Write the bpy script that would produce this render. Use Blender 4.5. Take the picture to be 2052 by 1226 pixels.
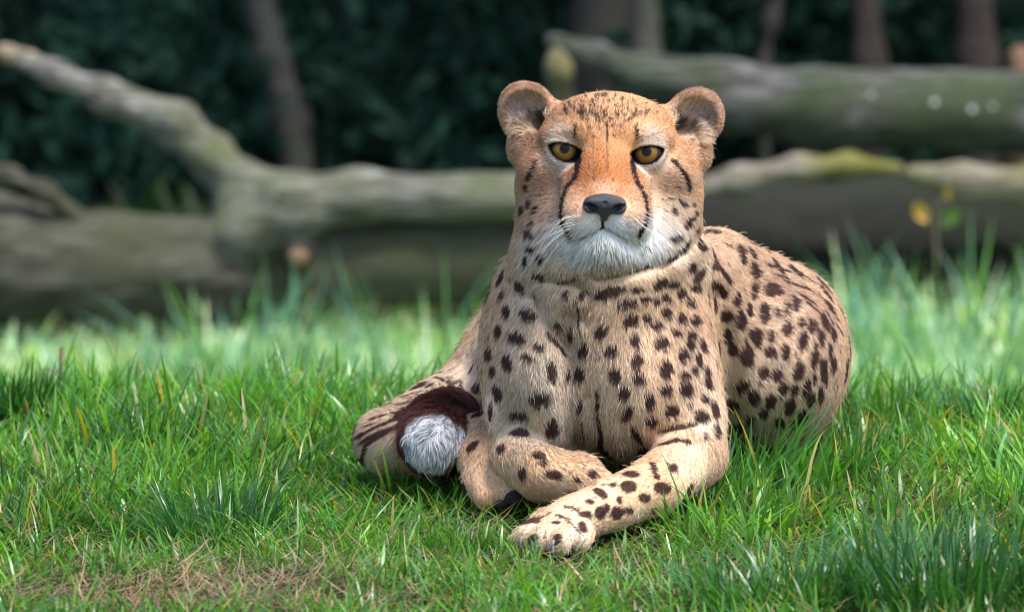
import bpy, math, random, time
import numpy as np
from mathutils import Vector, Matrix
from mathutils.bvhtree import BVHTree
T0 = time.time()
rng = np.random.default_rng(7)
random.seed(7)
SC = bpy.context.scene
COL = SC.collection
for _o in list(bpy.data.objects):
    bpy.data.objects.remove(_o)

# ------------------------------------------------------------------ camera
PITCH = math.radians(7.0)
CAM_H = 1.19
DIST = 8.0                                   # metres from the lens to the animal's face
S = 0.0005 / DIST                            # tangent of one photograph pixel
CAM = np.array([0.0, 0.0, CAM_H])
FWD = np.array([0.0, math.cos(PITCH), -math.sin(PITCH)])
UPV = np.array([0.0, math.sin(PITCH), math.cos(PITCH)])
RGT = np.array([1.0, 0.0, 0.0])
def P(px, py, d=0.0):
    """world point seen at photo position (px, py), d metres behind the animal's face"""
    return CAM + (DIST + d) * (FWD + (px - 1026.0) * S * RGT + (613.0 - py) * S * UPV)
def RP(r, d=0.0):
    return r * S * (DIST + d)
cam_data = bpy.data.cameras.new('camera')
cam_data.sensor_width = 36.0
cam_data.lens = 36.0 / (2052.0 * S)
cam_data.clip_start = 0.1
cam_data.clip_end = 500.0
cam_data.dof.use_dof = True
cam_data.dof.focus_distance = DIST - 0.03
cam_data.dof.aperture_fstop = cam_data.lens / 34.0
cam_data.dof.aperture_blades = 9
cam = bpy.data.objects.new('camera', cam_data)
COL.objects.link(cam)
cam.location = CAM
cam.rotation_euler = (math.radians(90.0) - PITCH, 0.0, 0.0)
SC.camera = cam

# ------------------------------------------------------------------ sky, sun, exposure
SUN_EL, SUN_AZ = math.radians(64.0), math.radians(120.0)     # high on the right, softened by thin cloud
world = bpy.data.worlds.new('World')
SC.world = world
world.use_nodes = True
wn = world.node_tree
wn.nodes.clear()
w_out = wn.nodes.new('ShaderNodeOutputWorld')
w_bg = wn.nodes.new('ShaderNodeBackground')
w_sky = wn.nodes.new('ShaderNodeTexSky')
w_sky.sky_type = 'NISHITA'
w_sky.sun_disc = False
w_sky.sun_elevation = SUN_EL
w_sky.sun_rotation = SUN_AZ
w_sky.air_density = 1.0
w_sky.dust_density = 2.5
w_sky.ozone_density = 1.0
w_bg.inputs['Strength'].default_value = 0.13
wn.links.new(w_sky.outputs[0], w_bg.inputs['Color'])
wn.links.new(w_bg.outputs[0], w_out.inputs['Surface'])
sun_data = bpy.data.lights.new('sun', 'SUN')
sun_data.energy = 2.1
sun_data.angle = math.radians(18.0)
sun_data.color = (1.0, 0.965, 0.92)
sun = bpy.data.objects.new('sun', sun_data)
COL.objects.link(sun)
# direction towards the sun (azimuth measured clockwise from +Y, as the sky texture does)
SUN_DIR = Vector((math.sin(SUN_AZ) * math.cos(SUN_EL), math.cos(SUN_AZ) * math.cos(SUN_EL), math.sin(SUN_EL)))
sun.rotation_euler = SUN_DIR.to_track_quat('Z', 'Y').to_euler()
sun.location = (3, -2, 6)
SC.view_settings.view_transform = 'Standard'
SC.view_settings.look = 'None'
SC.view_settings.gamma = 1.0
SC.view_settings.exposure = 1.3
SC.render.engine = 'CYCLES'
SC.cycles.max_bounces = 6
SC.cycles.transparent_max_bounces = 8
SC.cycles.use_denoising = True
SC.cycles.use_adaptive_sampling = True
SC.cycles.adaptive_threshold = 0.006
SC.cycles.pixel_filter_type = 'BLACKMAN_HARRIS'
SC.cycles.filter_width = 1.05
SC.cycles.caustics_reflective = False
SC.cycles.caustics_refractive = False
SC.cycles_curves.shape = 'RIBBONS'
SC.cycles_curves.subdivisions = 2
# ------------------------------------------------------------------ small helpers
def srgb(*c):
    """0-255 display colour -> linear"""
    c = np.asarray(c, dtype=np.float64) / 255.0
    return np.where(c <= 0.04045, c / 12.92, ((c + 0.055) / 1.055) ** 2.4)
def tag(o, label=None, cat=None, group=None, kind=None):
    if label: o['label'] = label
    if cat: o['category'] = cat
    if group: o['group'] = group
    if kind: o['kind'] = kind
    return o
def empty(name, loc=(0, 0, 0)):
    o = bpy.data.objects.new(name, None)
    COL.objects.link(o)
    o.location = loc
    o.empty_display_size = 0.05
    return o
def link(name, me, mat=None, parent=None):
    o = bpy.data.objects.new(name, me)
    COL.objects.link(o)
    if mat: me.materials.append(mat)
    if parent:
        o.parent = parent
        o.matrix_parent_inverse = Matrix.Translation(parent.location).inverted()
    return o
def mesh_np(name, v, faces, smooth=True):
    """faces: (n,3) or (n,4) int array, or a list of such arrays"""
    if not isinstance(faces, (list, tuple)): faces = [faces]
    faces = [np.asarray(f, dtype=np.int32) for f in faces if len(f)]
    me = bpy.data.meshes.new(name)
    v = np.asarray(v, dtype=np.float32)
    me.vertices.add(len(v)); me.vertices.foreach_set('co', v.ravel())
    loops = np.concatenate([f.ravel() for f in faces])
    sizes = np.concatenate([np.full(len(f), f.shape[1], np.int32) for f in faces])
    starts = np.concatenate([[0], np.cumsum(sizes)[:-1]]).astype(np.int32)
    me.loops.add(len(loops)); me.loops.foreach_set('vertex_index', loops)
    me.polygons.add(len(sizes)); me.polygons.foreach_set('loop_start', starts)
    me.polygons.foreach_set('loop_total', sizes)
    me.polygons.foreach_set('use_smooth', np.full(len(sizes), smooth))
    me.update(calc_edges=True)
    return me
def set_color(me, name, rgb):
    a = me.attributes.new(name, 'FLOAT_COLOR', 'POINT')
    c = np.ones((len(rgb), 4), np.float32); c[:, :3] = rgb
    a.data.foreach_set('color', c.ravel())
def nrm(a):
    return a / np.maximum(np.linalg.norm(a, axis=-1, keepdims=True), 1e-12)

# value noise, vectorised
_perm = np.random.default_rng(3).random((64, 64, 64)).astype(np.float32)
def vnoise(p):
    p = np.asarray(p, dtype=np.float64)
    i = np.floor(p).astype(np.int64); f = p - i
    f = f * f * (3 - 2 * f)
    i &= 63; j = (i + 1) & 63
    def g(a, b, c): return _perm[a, b, c]
    x0, y0, z0 = i[:, 0], i[:, 1], i[:, 2]; x1, y1, z1 = j[:, 0], j[:, 1], j[:, 2]
    fx, fy, fz = f[:, 0], f[:, 1], f[:, 2]
    a = g(x0, y0, z0) * (1 - fx) + g(x1, y0, z0) * fx
    b = g(x0, y1, z0) * (1 - fx) + g(x1, y1, z0) * fx
    c = g(x0, y0, z1) * (1 - fx) + g(x1, y0, z1) * fx
    d = g(x0, y1, z1) * (1 - fx) + g(x1, y1, z1) * fx
    return (a * (1 - fy) + b * fy) * (1 - fz) + (c * (1 - fy) + d * fy) * fz      # 0..1
def fbm(p, o=3):
    s = 0; a = 0.5; t = 0
    for k in range(o):
        s = s + a * vnoise(p * (2 ** k) + 13.7 * k); t += a; a *= 0.5
    return s / t
def vnoise3(p):
    return np.stack([vnoise(p), vnoise(p + 21.3), vnoise(p + 47.9)], 1) * 2 - 1
def sstep(a, b, x):
    t = np.clip((x - a) / (b - a), 0, 1)
    return t * t * (3 - 2 * t)

# materials ---------------------------------------------------------
class NT:
    def __init__(s, name):
        s.m = bpy.data.materials.new(name); s.m.use_nodes = True
        s.t = s.m.node_tree; s.n = s.t.nodes
        s.n.clear()
        s.out = s.n.new('ShaderNodeOutputMaterial')
    def add(s, t, **kw):
        n = s.n.new(t)
        for k, v in kw.items():
            if k in n.inputs.keys(): n.inputs[k].default_value = v
            else: setattr(n, k, v)
        return n
    def l(s, a, b): s.t.links.new(a, b)
    def ramp(s, stops, fac=None, interp='LINEAR'):
        r = s.n.new('ShaderNodeValToRGB'); r.color_ramp.interpolation = interp
        e = r.color_ramp.elements
        cc = [(p, (*c, 1) if len(c) == 3 else c) for p, c in stops]
        e[0].position, e[0].color = cc[0]; e[len(e) - 1].position, e[len(e) - 1].color = cc[-1]
        for p, c in cc[1:-1]: e.new(p).color = c
        if fac is not None: s.l(fac, r.inputs[0])
        return r
    def noise(s, scale, detail=4, rough=0.55, vec=None, dist=0.0):
        n = s.add('ShaderNodeTexNoise', Scale=scale, Detail=detail, Roughness=rough, Distortion=dist)
        if vec is not None: s.l(vec, n.inputs['Vector'])
        return n
    def mix(s, fac, a, b, blend='MIX'):
        m = s.n.new('ShaderNodeMix'); m.data_type = 'RGBA'; m.blend_type = blend
        for sock, val in ((m.inputs[0], fac), (m.inputs[6], a), (m.inputs[7], b)):
            if hasattr(val, 'links'): s.l(val, sock)
            elif isinstance(val, (int, float)): sock.default_value = val
            else: sock.default_value = (*val, 1)
        return m.outputs[2]
def simple_mat(name, rgb, rough=0.6, spec=0.5, coat=0.0):
    t = NT(name)
    b = t.add('ShaderNodeBsdfPrincipled', Roughness=rough)
    b.inputs['Base Color'].default_value = (*rgb, 1)
    b.inputs['Specular IOR Level'].default_value = spec
    b.inputs['Coat Weight'].default_value = coat
    n = t.noise(60.0); bm = t.add('ShaderNodeBump', Strength=0.15, Distance=0.001)
    t.l(n.outputs[0], bm.inputs['Height']); t.l(bm.outputs[0], b.inputs['Normal'])
    t.l(b.outputs[0], t.out.inputs[0])
    return t.m

# ------------------------------------------------------------------ signed-distance modelling
def f_ell(c, r, R=None):
    c = np.asarray(c, float); r = np.asarray(r, float)
    def f(p):
        q = p - c
        if R is not None: q = q @ R          # columns of R are the ellipsoid axes
        k0 = np.linalg.norm(q / r, axis=1); k1 = np.linalg.norm(q / (r * r), axis=1)
        return k0 * (k0 - 1.0) / np.maximum(k1, 1e-9)
    return f
def f_cone(a, b, ra, rb):
    a = np.asarray(a, float); b = np.asarray(b, float); ab = b - a; L2 = max(ab @ ab, 1e-12)
    def f(p):
        t = np.clip(((p - a) @ ab) / L2, 0, 1)
        return np.linalg.norm(p - a - t[:, None] * ab, axis=1) - (ra + (rb - ra) * t)
    return f
def f_chain(pts, rads):
    fs = [f_cone(pts[i], pts[i + 1], rads[i], rads[i + 1]) for i in range(len(pts) - 1)]
    def f(p):
        d = fs[0](p)
        for g in fs[1:]: d = smin(d, g(p), 0.006)
        return d
    return f
def smin(a, b, k):
    h = np.maximum(k - np.abs(a - b), 0.0) / k
    return np.minimum(a, b) - h * h * k * 0.25
def smax(a, b, k):
    return -smin(-a, -b, k)
class Frame:
    """a rigid local frame; fn takes local coordinates"""
    def __init__(s, o, X, Y, Z): s.o = np.asarray(o); s.R = np.stack([X, Y, Z], 1)
    def wrap(s, fn): return lambda p: fn((p - s.o) @ s.R)
    def pt(s, q): return s.o + s.R @ np.asarray(q, float)
def mesh_sdf(fn, lo, hi, h, B=8, margin=1.7):
    """block-sparse surface nets"""
    lo = np.asarray(lo, float); hi = np.asarray(hi, float)
    nb = np.ceil((hi - lo) / (h * B)).astype(int)
    n = nb * B
    ax = [lo[i] + (np.arange(nb[i]) + 0.5) * h * B - 0.5 * h for i in range(3)]
    g = np.stack(np.meshgrid(*ax, indexing='ij'), -1).reshape(-1, 3)
    dc = fn(g).reshape(nb)
    act = np.argwhere(np.abs(dc) < margin * 0.87 * h * B)
    D = np.repeat(np.repeat(np.repeat(np.sign(dc).astype(np.float32), B, 0), B, 1), B, 2)
    off = np.stack(np.meshgrid(*[np.arange(B)] * 3, indexing='ij'), -1).reshape(-1, 3)
    for k in range(0, len(act), 1500):
        a = act[k:k + 1500]
        idx = (a[:, None, :] * B + off[None]).reshape(-1, 3)
        D[idx[:, 0], idx[:, 1], idx[:, 2]] = fn(lo + idx * h)
    s = D < 0
    c = [s[i:n[0] - 1 + i, j:n[1] - 1 + j, k:n[2] - 1 + k] for i in (0, 1) for j in (0, 1) for k in (0, 1)]
    anyc = np.zeros_like(c[0]); allc = np.ones_like(c[0])
    for q in c: anyc |= q; allc &= q
    cells = np.argwhere(anyc & ~allc)
    vid = np.full(np.array(n) - 1, -1, np.int32)
    vid[cells[:, 0], cells[:, 1], cells[:, 2]] = np.arange(len(cells))
    acc = np.zeros((len(cells), 3)); cnt = np.zeros(len(cells))
    corners = [(i, j, k) for i in (0, 1) for j in (0, 1) for k in (0, 1)]
    for A in corners:
        for axis in range(3):
            if A[axis]: continue
            Bc = list(A); Bc[axis] = 1
            da = D[cells[:, 0] + A[0], cells[:, 1] + A[1], cells[:, 2] + A[2]].astype(float)
            db = D[cells[:, 0] + Bc[0], cells[:, 1] + Bc[1], cells[:, 2] + Bc[2]].astype(float)
            m = (da < 0) != (db < 0)
            t = da[m] / (da[m] - db[m])
            q = np.tile(np.array(A, float), (m.sum(), 1)); q[:, axis] = t
            acc[m] += q; cnt[m] += 1
    V = lo + (cells + acc / cnt[:, None]) * h
    F = []
    for axis in range(3):
        b, cax = (axis + 1) % 3, (axis + 2) % 3
        sl0 = [slice(None)] * 3; sl1 = [slice(None)] * 3
        sl0[axis] = slice(0, n[axis] - 1); sl1[axis] = slice(1, n[axis])
        e = np.argwhere(s[tuple(sl0)] != s[tuple(sl1)])
        e = e[(e[:, b] > 0) & (e[:, cax] > 0) & (e[:, b] < n[b] - 1) & (e[:, cax] < n[cax] - 1)]
        if not len(e): continue
        def at(db, dcx):
            q = e.copy(); q[:, b] -= db; q[:, cax] -= dcx
            return vid[q[:, 0], q[:, 1], q[:, 2]]
        quad = np.stack([at(1, 1), at(0, 1), at(0, 0), at(1, 0)], 1)
        ins = s[e[:, 0], e[:, 1], e[:, 2]]
        quad[~ins] = quad[~ins][:, ::-1]
        F.append(quad[(quad >= 0).all(1)])
    return V, np.concatenate(F)
def sdf_grad(fn, p, e=0.0015):
    g = np.empty_like(p)
    for i in range(3):
        d = np.zeros(3); d[i] = e
        g[:, i] = fn(p + d) - fn(p - d)
    return nrm(g)
# ------------------------------------------------------------------ the cheetah: body surface
# head frame: metres, x to the animal's left (picture right), y up, z out of the face; a slight roll
_roll = math.radians(-2.0)
HX = RGT * math.cos(_roll) + UPV * math.sin(_roll)
HY = -RGT * math.sin(_roll) + UPV * math.cos(_roll)
HZ = -FWD
HEAD = Frame(P(1214, 308, 0.0), HX, HY, HZ)
mm = 0.001
def rotz(a):
    c, s = math.cos(a), math.sin(a)
    return np.array([[c, -s, 0], [s, c, 0], [0, 0, 1.0]])
def roty(a):
    c, s = math.cos(a), math.sin(a)
    return np.array([[c, 0, s], [0, 1.0, 0], [-s, 0, c]])
def rotx(a):
    c, s = math.cos(a), math.sin(a)
    return np.array([[1.0, 0, 0], [0, c, -s], [0, s, c]])
EYE_C = np.array([41.0, 0.0, 4.0]) * mm
EYE_R = 18.0 * mm
def mirror(p):
    q = p.copy(); q[:, 0] = np.abs(q[:, 0]); return q
def E3(c, r, R=None): return f_ell(np.array(c) * mm, np.array(r) * mm, R)
def C3(a, b, ra, rb): return f_cone(np.array(a) * mm, np.array(b) * mm, ra * mm, rb * mm)
_cran = E3((0, 2, -52), (80, 60, 78))
_fore = E3((0, 27, -12), (56, 30, 32))
_brow = C3((20, 19, 19), (57, 17, 3), 9.5, 8.5)
_cheek = E3((54, -32, -42), (40, 49, 50))
_zyg = E3((62, -15, -14), (25, 17, 25), rotz(math.radians(-20)))
_bridge = f_ell(np.array([0, -16, 26]) * mm, np.array([29, 50, 24]) * mm, rotx(math.radians(-38)))
_side = C3((22, -22, 14), (24, -52, 38), 21, 21)
_muz = E3((20.5, -64, 48), (26, 21.5, 24))
_upper = E3((0, -52, 43), (30, 22, 29))
_chin = E3((0, -90, 40), (25, 17, 22))
_jaw = E3((0, -74, 0), (54, 42, 50))
_ruff = E3((40, -80, -32), (40, 38, 48))
_earR = rotz(math.radians(-35)) @ roty(math.radians(22))
_ear_o = E3((83, 38, -52), (31, 33.5, 13), _earR)
_ear_i = E3((83, 38, -37), (24.5, 27, 15), _earR)
_ear_base = C3((62, 28, -48), (82, 2, -48), 21, 17)
_ear_hole = E3((72, 28, -34), (13, 9, 18), rotz(math.radians(35)))
_crest = E3((90, 12, -47), (12, 24, 10), rotz(math.radians(14)))
def eye_open(q):
    """almond opening of the lids (negative inside), q in the head frame with x mirrored"""
    x = q[:, 0] - 41.2 * mm; y = q[:, 1] - 0.16 * x
    top = np.hypot(x * 1.0, y + 22.0 * mm) - 29.8 * mm      # circle whose upper arc is the upper lid
    bot = np.hypot(x * 0.96, y - 6.0 * mm) - 15.6 * mm
    return smax(top, bot, 1.5 * mm)
def skew(p):
    """the face looks a touch past the lens: the skull behind it sits a little to one side"""
    q = p.copy(); q[:, 0] -= 4.5 * mm * sstep(12 * mm, -40 * mm, q[:, 2]); return q
def head_sdf(p):
    q = mirror(skew(p))
    d = _cran(q)
    d = smin(d, _fore(q), 25 * mm)
    d = smin(d, _cheek(q), 22 * mm)
    d = smin(d, _zyg(q), 14 * mm)
    d = smin(d, _jaw(q), 20 * mm)
    d = smin(d, _ruff(q), 22 * mm)
    d = smin(d, _bridge(q), 16 * mm)
    d = smin(d, _side(q), 14 * mm)
    d = smin(d, _upper(q), 12 * mm)
    d = smin(d, _muz(q), 7 * mm)
    d = smin(d, _chin(q), 3.5 * mm)
    d = smin(d, _brow(q), 12 * mm)
    # orbit, then the lids over the eyeball
    orb = np.linalg.norm(q - np.array([42, -2, 24]) * mm, axis=1) - 15 * mm
    d = smax(d, -orb, 10 * mm)
    ball = np.linalg.norm(q - EYE_C, axis=1)
    d = smin(d, ball - (EYE_R + 2.6 * mm), 6 * mm)
    cut = np.maximum(eye_open(q), -(q[:, 2] - 6 * mm))
    d = smax(d, -cut, 1.5 * mm)
    # nose leather sits on this; philtrum and mouth creases
    phil = np.hypot(q[:, 0] / 1.0, (q[:, 2] - 76 * mm)) - 2.5 * mm
    d = np.where((q[:, 1] < -64 * mm) & (q[:, 1] > -82 * mm), smax(d, -phil, 5 * mm), d)
    # ears
    e = smin(_ear_o(q), _ear_base(q), 12 * mm)
    e = smax(e, -_ear_i(q), 3 * mm)
    e = smin(e, _crest(q), 8 * mm)
    d = smin(d, e, 10 * mm)
    d = smax(d, -_ear_hole(q), 5 * mm)
    return d
head_w = HEAD.wrap(head_sdf)

def cull(f, c, R, big=0.09):
    """evaluate f only near its bounding sphere"""
    def g(p):
        m = np.linalg.norm(p - c, axis=1) < R + big
        d = np.full(len(p), 1.0)
        if m.any(): d[m] = f(p[m])
        return d
    return g
head_w = cull(HEAD.wrap(head_sdf), HEAD.pt((0, -15 * mm, -30 * mm)), 0.15)
def EB(px, py, d, rx, ry, rz, yaw=0.0, roll=0.0):
    """ellipsoid at a photo position and depth; radii in photo pixels (x, y) and metres (depth)"""
    B = np.stack([RGT, UPV, FWD], 1)
    R = B @ rotz(math.radians(roll)) @ roty(math.radians(yaw))
    rr = (RP(rx, d), RP(ry, d), rz)
    return cull(f_ell(P(px, py, d), rr, R), P(px, py, d), max(rr))
def CB(*pts):
    """tapered chain: (px, py, d, r_px) ..."""
    q = [P(a, b, c) for a, b, c, r in pts]; m = np.mean(q, 0)
    return cull(f_chain(q, [RP(r, c) for a, b, c, r in pts]), m, max(np.linalg.norm(x - m) + RP(t[3], t[2]) for x, t in zip(q, pts)))
K = 0.04
PRIMS = [
    # neck and chest
    (CB((1225, 420, 0.10, 140), (1222, 560, 0.12, 172), (1222, 700, 0.14, 205)), 0.03),
    (EB(1226, 530, 0.055, 176, 95, 0.085), 0.04),
    (EB(1215, 600, 0.06, 170, 110, 0.10), 0.05),
    (EB(1098, 770, 0.07, 108, 162, 0.115), 0.035),
    (EB(1265, 770, 0.07, 132, 165, 0.12), 0.03),
    (EB(1195, 640, 0.10, 165, 150, 0.13), 0.05),
    # shoulders and upper fore legs
    (EB(1385, 690, 0.09, 70, 165, 0.10, roll=8), 0.035),
    (EB(1030, 690, 0.13, 58, 150, 0.09, roll=-5), 0.04),
    (EB(1420, 590, 0.17, 90, 105, 0.10, roll=28), 0.05),
    (CB((1390, 760, 0.03, 60), (1388, 890, 0.02, 58)), 0.03),
    (CB((1040, 760, 0.06, 54), (1034, 890, 0.02, 50)), 0.03),
    # trunk, curving round behind the chest: flank, back, rump and the far hip
    (EB(1420, 690, 0.28, 150, 165, 0.17), 0.05),
    (EB(1505, 732, 0.26, 166, 168, 0.14), 0.05),
    (EB(1550, 724, 0.33, 130, 170, 0.15), 0.05),
    (EB(1590, 685, 0.33, 84, 100, 0.12), 0.04),
    (EB(1450, 745, 0.52, 215, 150, 0.18), 0.06),
    (CB((1440, 535, 0.19, 66), (1510, 580, 0.27, 62), (1580, 632, 0.34, 70)), 0.04),
    (EB(1250, 750, 0.56, 260, 145, 0.17), 0.06),
    (EB(1035, 725, 0.40, 115, 140, 0.20, roll=-18), 0.05),
    # hind leg lying out on the picture's left: thigh, knee, shank, foot
    (CB((990, 790, 0.36, 95), (880, 845, 0.26, 84), (775, 880, 0.19, 58)), 0.03),
    (CB((770, 884, 0.18, 54), (860, 905, 0.17, 48), (950, 910, 0.12, 46)), 0.02),
    (CB((960, 880, 0.10, 52), (975, 930, 0.05, 54), (985, 958, 0.02, 52)), 0.015),
]
# fore legs: the picture's right one stretched forward, the other folded under
ARM_R = CB((1388, 915, 0.0, 62), (1310, 975, -0.07, 56), (1225, 1010, -0.13, 51), (1150, 1042, -0.18, 46), (1105, 1058, -0.212, 43))
ARM_L = CB((1040, 920, -0.01, 54), (1085, 948, -0.045, 54), (1160, 962, -0.055, 50), (1205, 985, -0.05, 42))
ELB = CB((1390, 840, 0.03, 60), (1388, 920, 0.0, 61))
WRIST = CB((1190, 1012, -0.165, 30), (1150, 1030, -0.19, 30))
TOES = [CB((1095, 1056, -0.212, 32), (1050, 1076, -0.245, 24)),
        CB((1115, 1064, -0.22, 33), (1076, 1084, -0.262, 25)),
        CB((1138, 1068, -0.22, 33), (1118, 1090, -0.262, 24)),
        CB((1160, 1066, -0.21, 32), (1162, 1086, -0.245, 21))]
TAIL = CB((1020, 800, 0.50, 40), (960, 790, 0.42, 42), (908, 830, 0.28, 60), (880, 868, 0.17, 72), (872, 884, 0.09, 66), (869, 892, 0.062, 46))
HTOE = [CB((990, 964, 0.01, 32), (1014, 996, -0.02, 22)), CB((960, 968, 0.01, 32), (975, 1000, -0.015, 22))]
CREASE = [  # photo polylines of loose skin folds: points, half width (px), depth (m)
    ([(1100, 566), (1150, 575), (1190, 600), (1170, 640)], 16, 0.006),
    ([(1330, 530), (1270, 545), (1205, 560)], 16, 0.007),
    ([(1400, 470), (1370, 505), (1330, 530)], 14, 0.006),
    ([(1137, 640), (1140, 720), (1135, 800), (1150, 880)], 22, 0.008),
    ([(1070, 600), (1100, 660), (1135, 700)], 18, 0.005),
    ([(1180, 800), (1200, 860), (1205, 910)], 16, 0.003),
    ([(1240, 840), (1270, 880), (1290, 910)], 16, 0.003),
    ([(1440, 600), (1455, 700), (1465, 800), (1470, 880)], 30, 0.011),
    ([(1500, 560), (1530, 640), (1540, 740)], 34, 0.007),
    ([(1240, 985), (1215, 1010)], 14, 0.003),
    ([(1330, 870), (1380, 862), (1430, 850)], 14, 0.005),
]
def to_px(p):
    q = p - CAM; z = q @ FWD
    return 1026 + (q @ RGT) / z / S, 613 - (q @ UPV) / z / S, z - DIST
def crease(p):
    x, y, z = to_px(p); r = np.zeros(len(p))
    for pts, w, dep in CREASE:
        best = np.full(len(p), 1e9)
        for (ax, ay), (bx, by) in zip(pts[:-1], pts[1:]):
            L = (bx - ax) ** 2 + (by - ay) ** 2
            t = np.clip(((x - ax) * (bx - ax) + (y - ay) * (by - ay)) / L, 0, 1)
            best = np.minimum(best, np.hypot(x - ax - t * (bx - ax), y - ay - t * (by - ay)))
        r += dep * np.exp(-(best / w) ** 2)
    return r * sstep(0.22, 0.10, z)
def trunk_sdf(p):
    d = PRIMS[0][0](p)
    for f, k in PRIMS[1:]:
        d = smin(d, f(p), k)
    return d
def body_sdf(p):
    d = trunk_sdf(p)
    near = np.abs(d) < 0.03
    if near.any(): d[near] += crease(p[near])
    d = smin(d, head_w(p), 0.045)
    d = smin(d, ELB(p), 0.025)
    arm = smin(ARM_R(p), WRIST(p), 0.012)
    t = TOES[0](p)
    for f in TOES[1:]: t = smin(t, f(p), 0.002)
    arm = smin(arm, t, 0.007)
    d = smin(d, arm, 0.012)
    d = smin(d, ARM_L(p), 0.012)
    ht = HTOE[0](p)
    for f in HTOE[1:]: ht = smin(ht, f(p), 0.004)
    d = smin(d, ht, 0.010)
    d = smin(d, TAIL(p), 0.008)
    return d
BODY_LO = np.array([P(640, 0, 0)[0], 7.55, -0.04]); BODY_HI = np.array([P(1760, 0, 0.7)[0], 9.05, 0.47])
BV, BF = mesh_sdf(body_sdf, BODY_LO, BODY_HI, 0.0019, B=4, margin=1.5)
def vert_normals(v, f):
    n = np.cross(v[f[:, 2]] - v[f[:, 0]], v[f[:, 3]] - v[f[:, 1]])
    o = np.zeros_like(v)
    for k in range(4):
        for a in range(3): o[:, a] += np.bincount(f[:, k], n[:, a], len(v))
    return nrm(o)
_bn = vert_normals(BV, BF)
BV = BV - np.clip(body_sdf(BV), -0.001, 0.001)[:, None] * _bn      # pull the vertices onto the surface
BN = vert_normals(BV, BF)
print('BODY', len(BV), len(BF), round(time.time() - T0, 1))
# ------------------------------------------------------------------ the coat: markings, some painted fold and gap shade, colours and lie of the hair
_tri = np.concatenate([BF[:, [0, 1, 2]], BF[:, [0, 2, 3]]])
BVH = BVHTree.FromPolygons(BV.tolist(), BF.tolist())
_camv = Vector(CAM)
def hit(px, py):
    d = Vector(P(px, py, 0.0) - CAM).normalized()
    loc, nor, idx, dist = BVH.ray_cast(_camv, d)
    if loc is None: return None, None
    return np.array(loc), np.array(nor)
def zoomed(lst, x0, y0, s):
    """marks read off an enlarged crop -> photo pixels"""
    out = []
    for m in lst:
        out.append((x0 + m[0] / s, y0 + m[1] / s, m[2] / s, m[3] / s, m[4] if len(m) > 4 else 0.0))
    return out
def zstroke(lst, x0, y0, s):
    return [([(x0 + a / s, y0 + b / s) for a, b in pts], w / s) for pts, w in lst]
# dots: x, y, half width, half height, tilt in degrees (anticlockwise)
D_CHEST = [(270,240,26,40),(310,90,14,20),(400,80,18,18),(340,30,20,14),(375,180,28,15),(310,395,44,28,-30),(200,375,22,36),(130,400,26,28,30),
 (110,365,20,18,30),(155,480,20,38,-10),(115,490,14,34),(35,525,27,32,30),(50,445,22,28,30),(60,585,26,28),(25,650,20,34),(105,600,20,36),
 (125,690,18,30),(255,515,45,30,-22),(210,645,26,40,10),(310,620,40,17,-12),(370,565,25,20,-20),(440,690,26,55,5),(370,840,52,38,-10),
 (265,930,45,24,-8),(270,1030,46,22,-6),(445,1000,36,46,-20),(155,810,26,45,15),(170,1105,24,24),(520,715,18,30),(590,705,26,45,-8),
 (605,580,28,30,30),(535,500,15,36),(520,290,16,20),(750,268,75,26,14),(890,255,38,13,8),(845,335,48,21,6),(940,310,28,21),(1000,325,20,19),
 (1050,305,24,24),(865,425,42,32,38),(710,485,40,29,15),(950,415,24,22),(1000,455,31,21,14),(1055,390,28,25),(1020,222,42,24,40),(1095,212,32,24,30),
 (1175,120,28,22,20),(1135,280,25,32,-12),(1210,245,30,25,10),(1220,170,24,44,-35),(1185,330,27,25),(1280,322,42,44),(1135,415,26,29),(1210,425,26,29),
 (1283,445,25,28),(1190,505,21,26,25),(1180,555,19,30,25),(1105,490,29,19,-25),(1250,560,17,32,20),(1308,535,22,35),(1375,515,22,40),(1405,585,25,38),
 (1365,405,34,30,15),(1450,425,22,48),(1430,315,20,38),(1440,175,20,38,20),(1465,265,20,24,30),(885,530,24,36),(900,635,31,38),(755,585,40,26,12),
 (780,710,29,42,12),(905,730,34,31),(1025,548,36,35),(1050,685,33,45),(1140,610,25,36),(1230,635,17,38,10),(1150,718,28,22,25),(1205,690,20,22,30),
 (1275,705,17,32,10),(1050,795,32,31),(1155,795,34,38,10),(830,805,33,36),(960,855,27,40),(1080,905,35,37),(1180,882,16,12),(1240,940,38,36,-20),
 (1260,845,24,24,-20),(1315,900,20,45,15),(1280,760,20,36,15),(975,965,34,26,10),(845,920,22,50,-25),(590,880,15,40),(895,1040,17,46,30),(1330,660,26,36),
 (1360,710,24,28),(1360,790,34,26,20),(1320,1015,18,36),(1260,1050,12,26),(1400,880,26,26),(1445,790,26,26,30),(540,1130,42,22,-20),(470,450,18,22),
 (390,215,14,16),(230,190,20,24,30),(180,290,14,30,-20),(60,400,24,22,40),(10,590,16,30)]
S_CHEST = [([(420,500),(465,545),(505,600)],26),([(585,340),(578,420),(582,480)],13),([(560,330),(600,290),(630,265)],17),([(685,810),(690,900)],30),  # the thin neck and breast strokes paint the shade of skin folds
 ([(692,940),(700,1010),(705,1090)],32),([(600,950),(612,1080)],9),([(1020,1015),(1110,1005),(1200,985)],36),([(1050,1090),(1110,1070),(1170,1072)],34),
 ([(860,168),(920,150),(975,130)],32),([(690,215),(735,190),(775,175)],18),([(480,225),(530,210),(580,180)],15),([(340,270),(370,350)],10),
 ([(1060,85),(1100,60),(1130,30)],28),([(1295,215),(1340,245),(1362,300)],40),([(1290,122),(1335,140),(1390,215)],42),([(900,60),(960,40)],10)]
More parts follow.
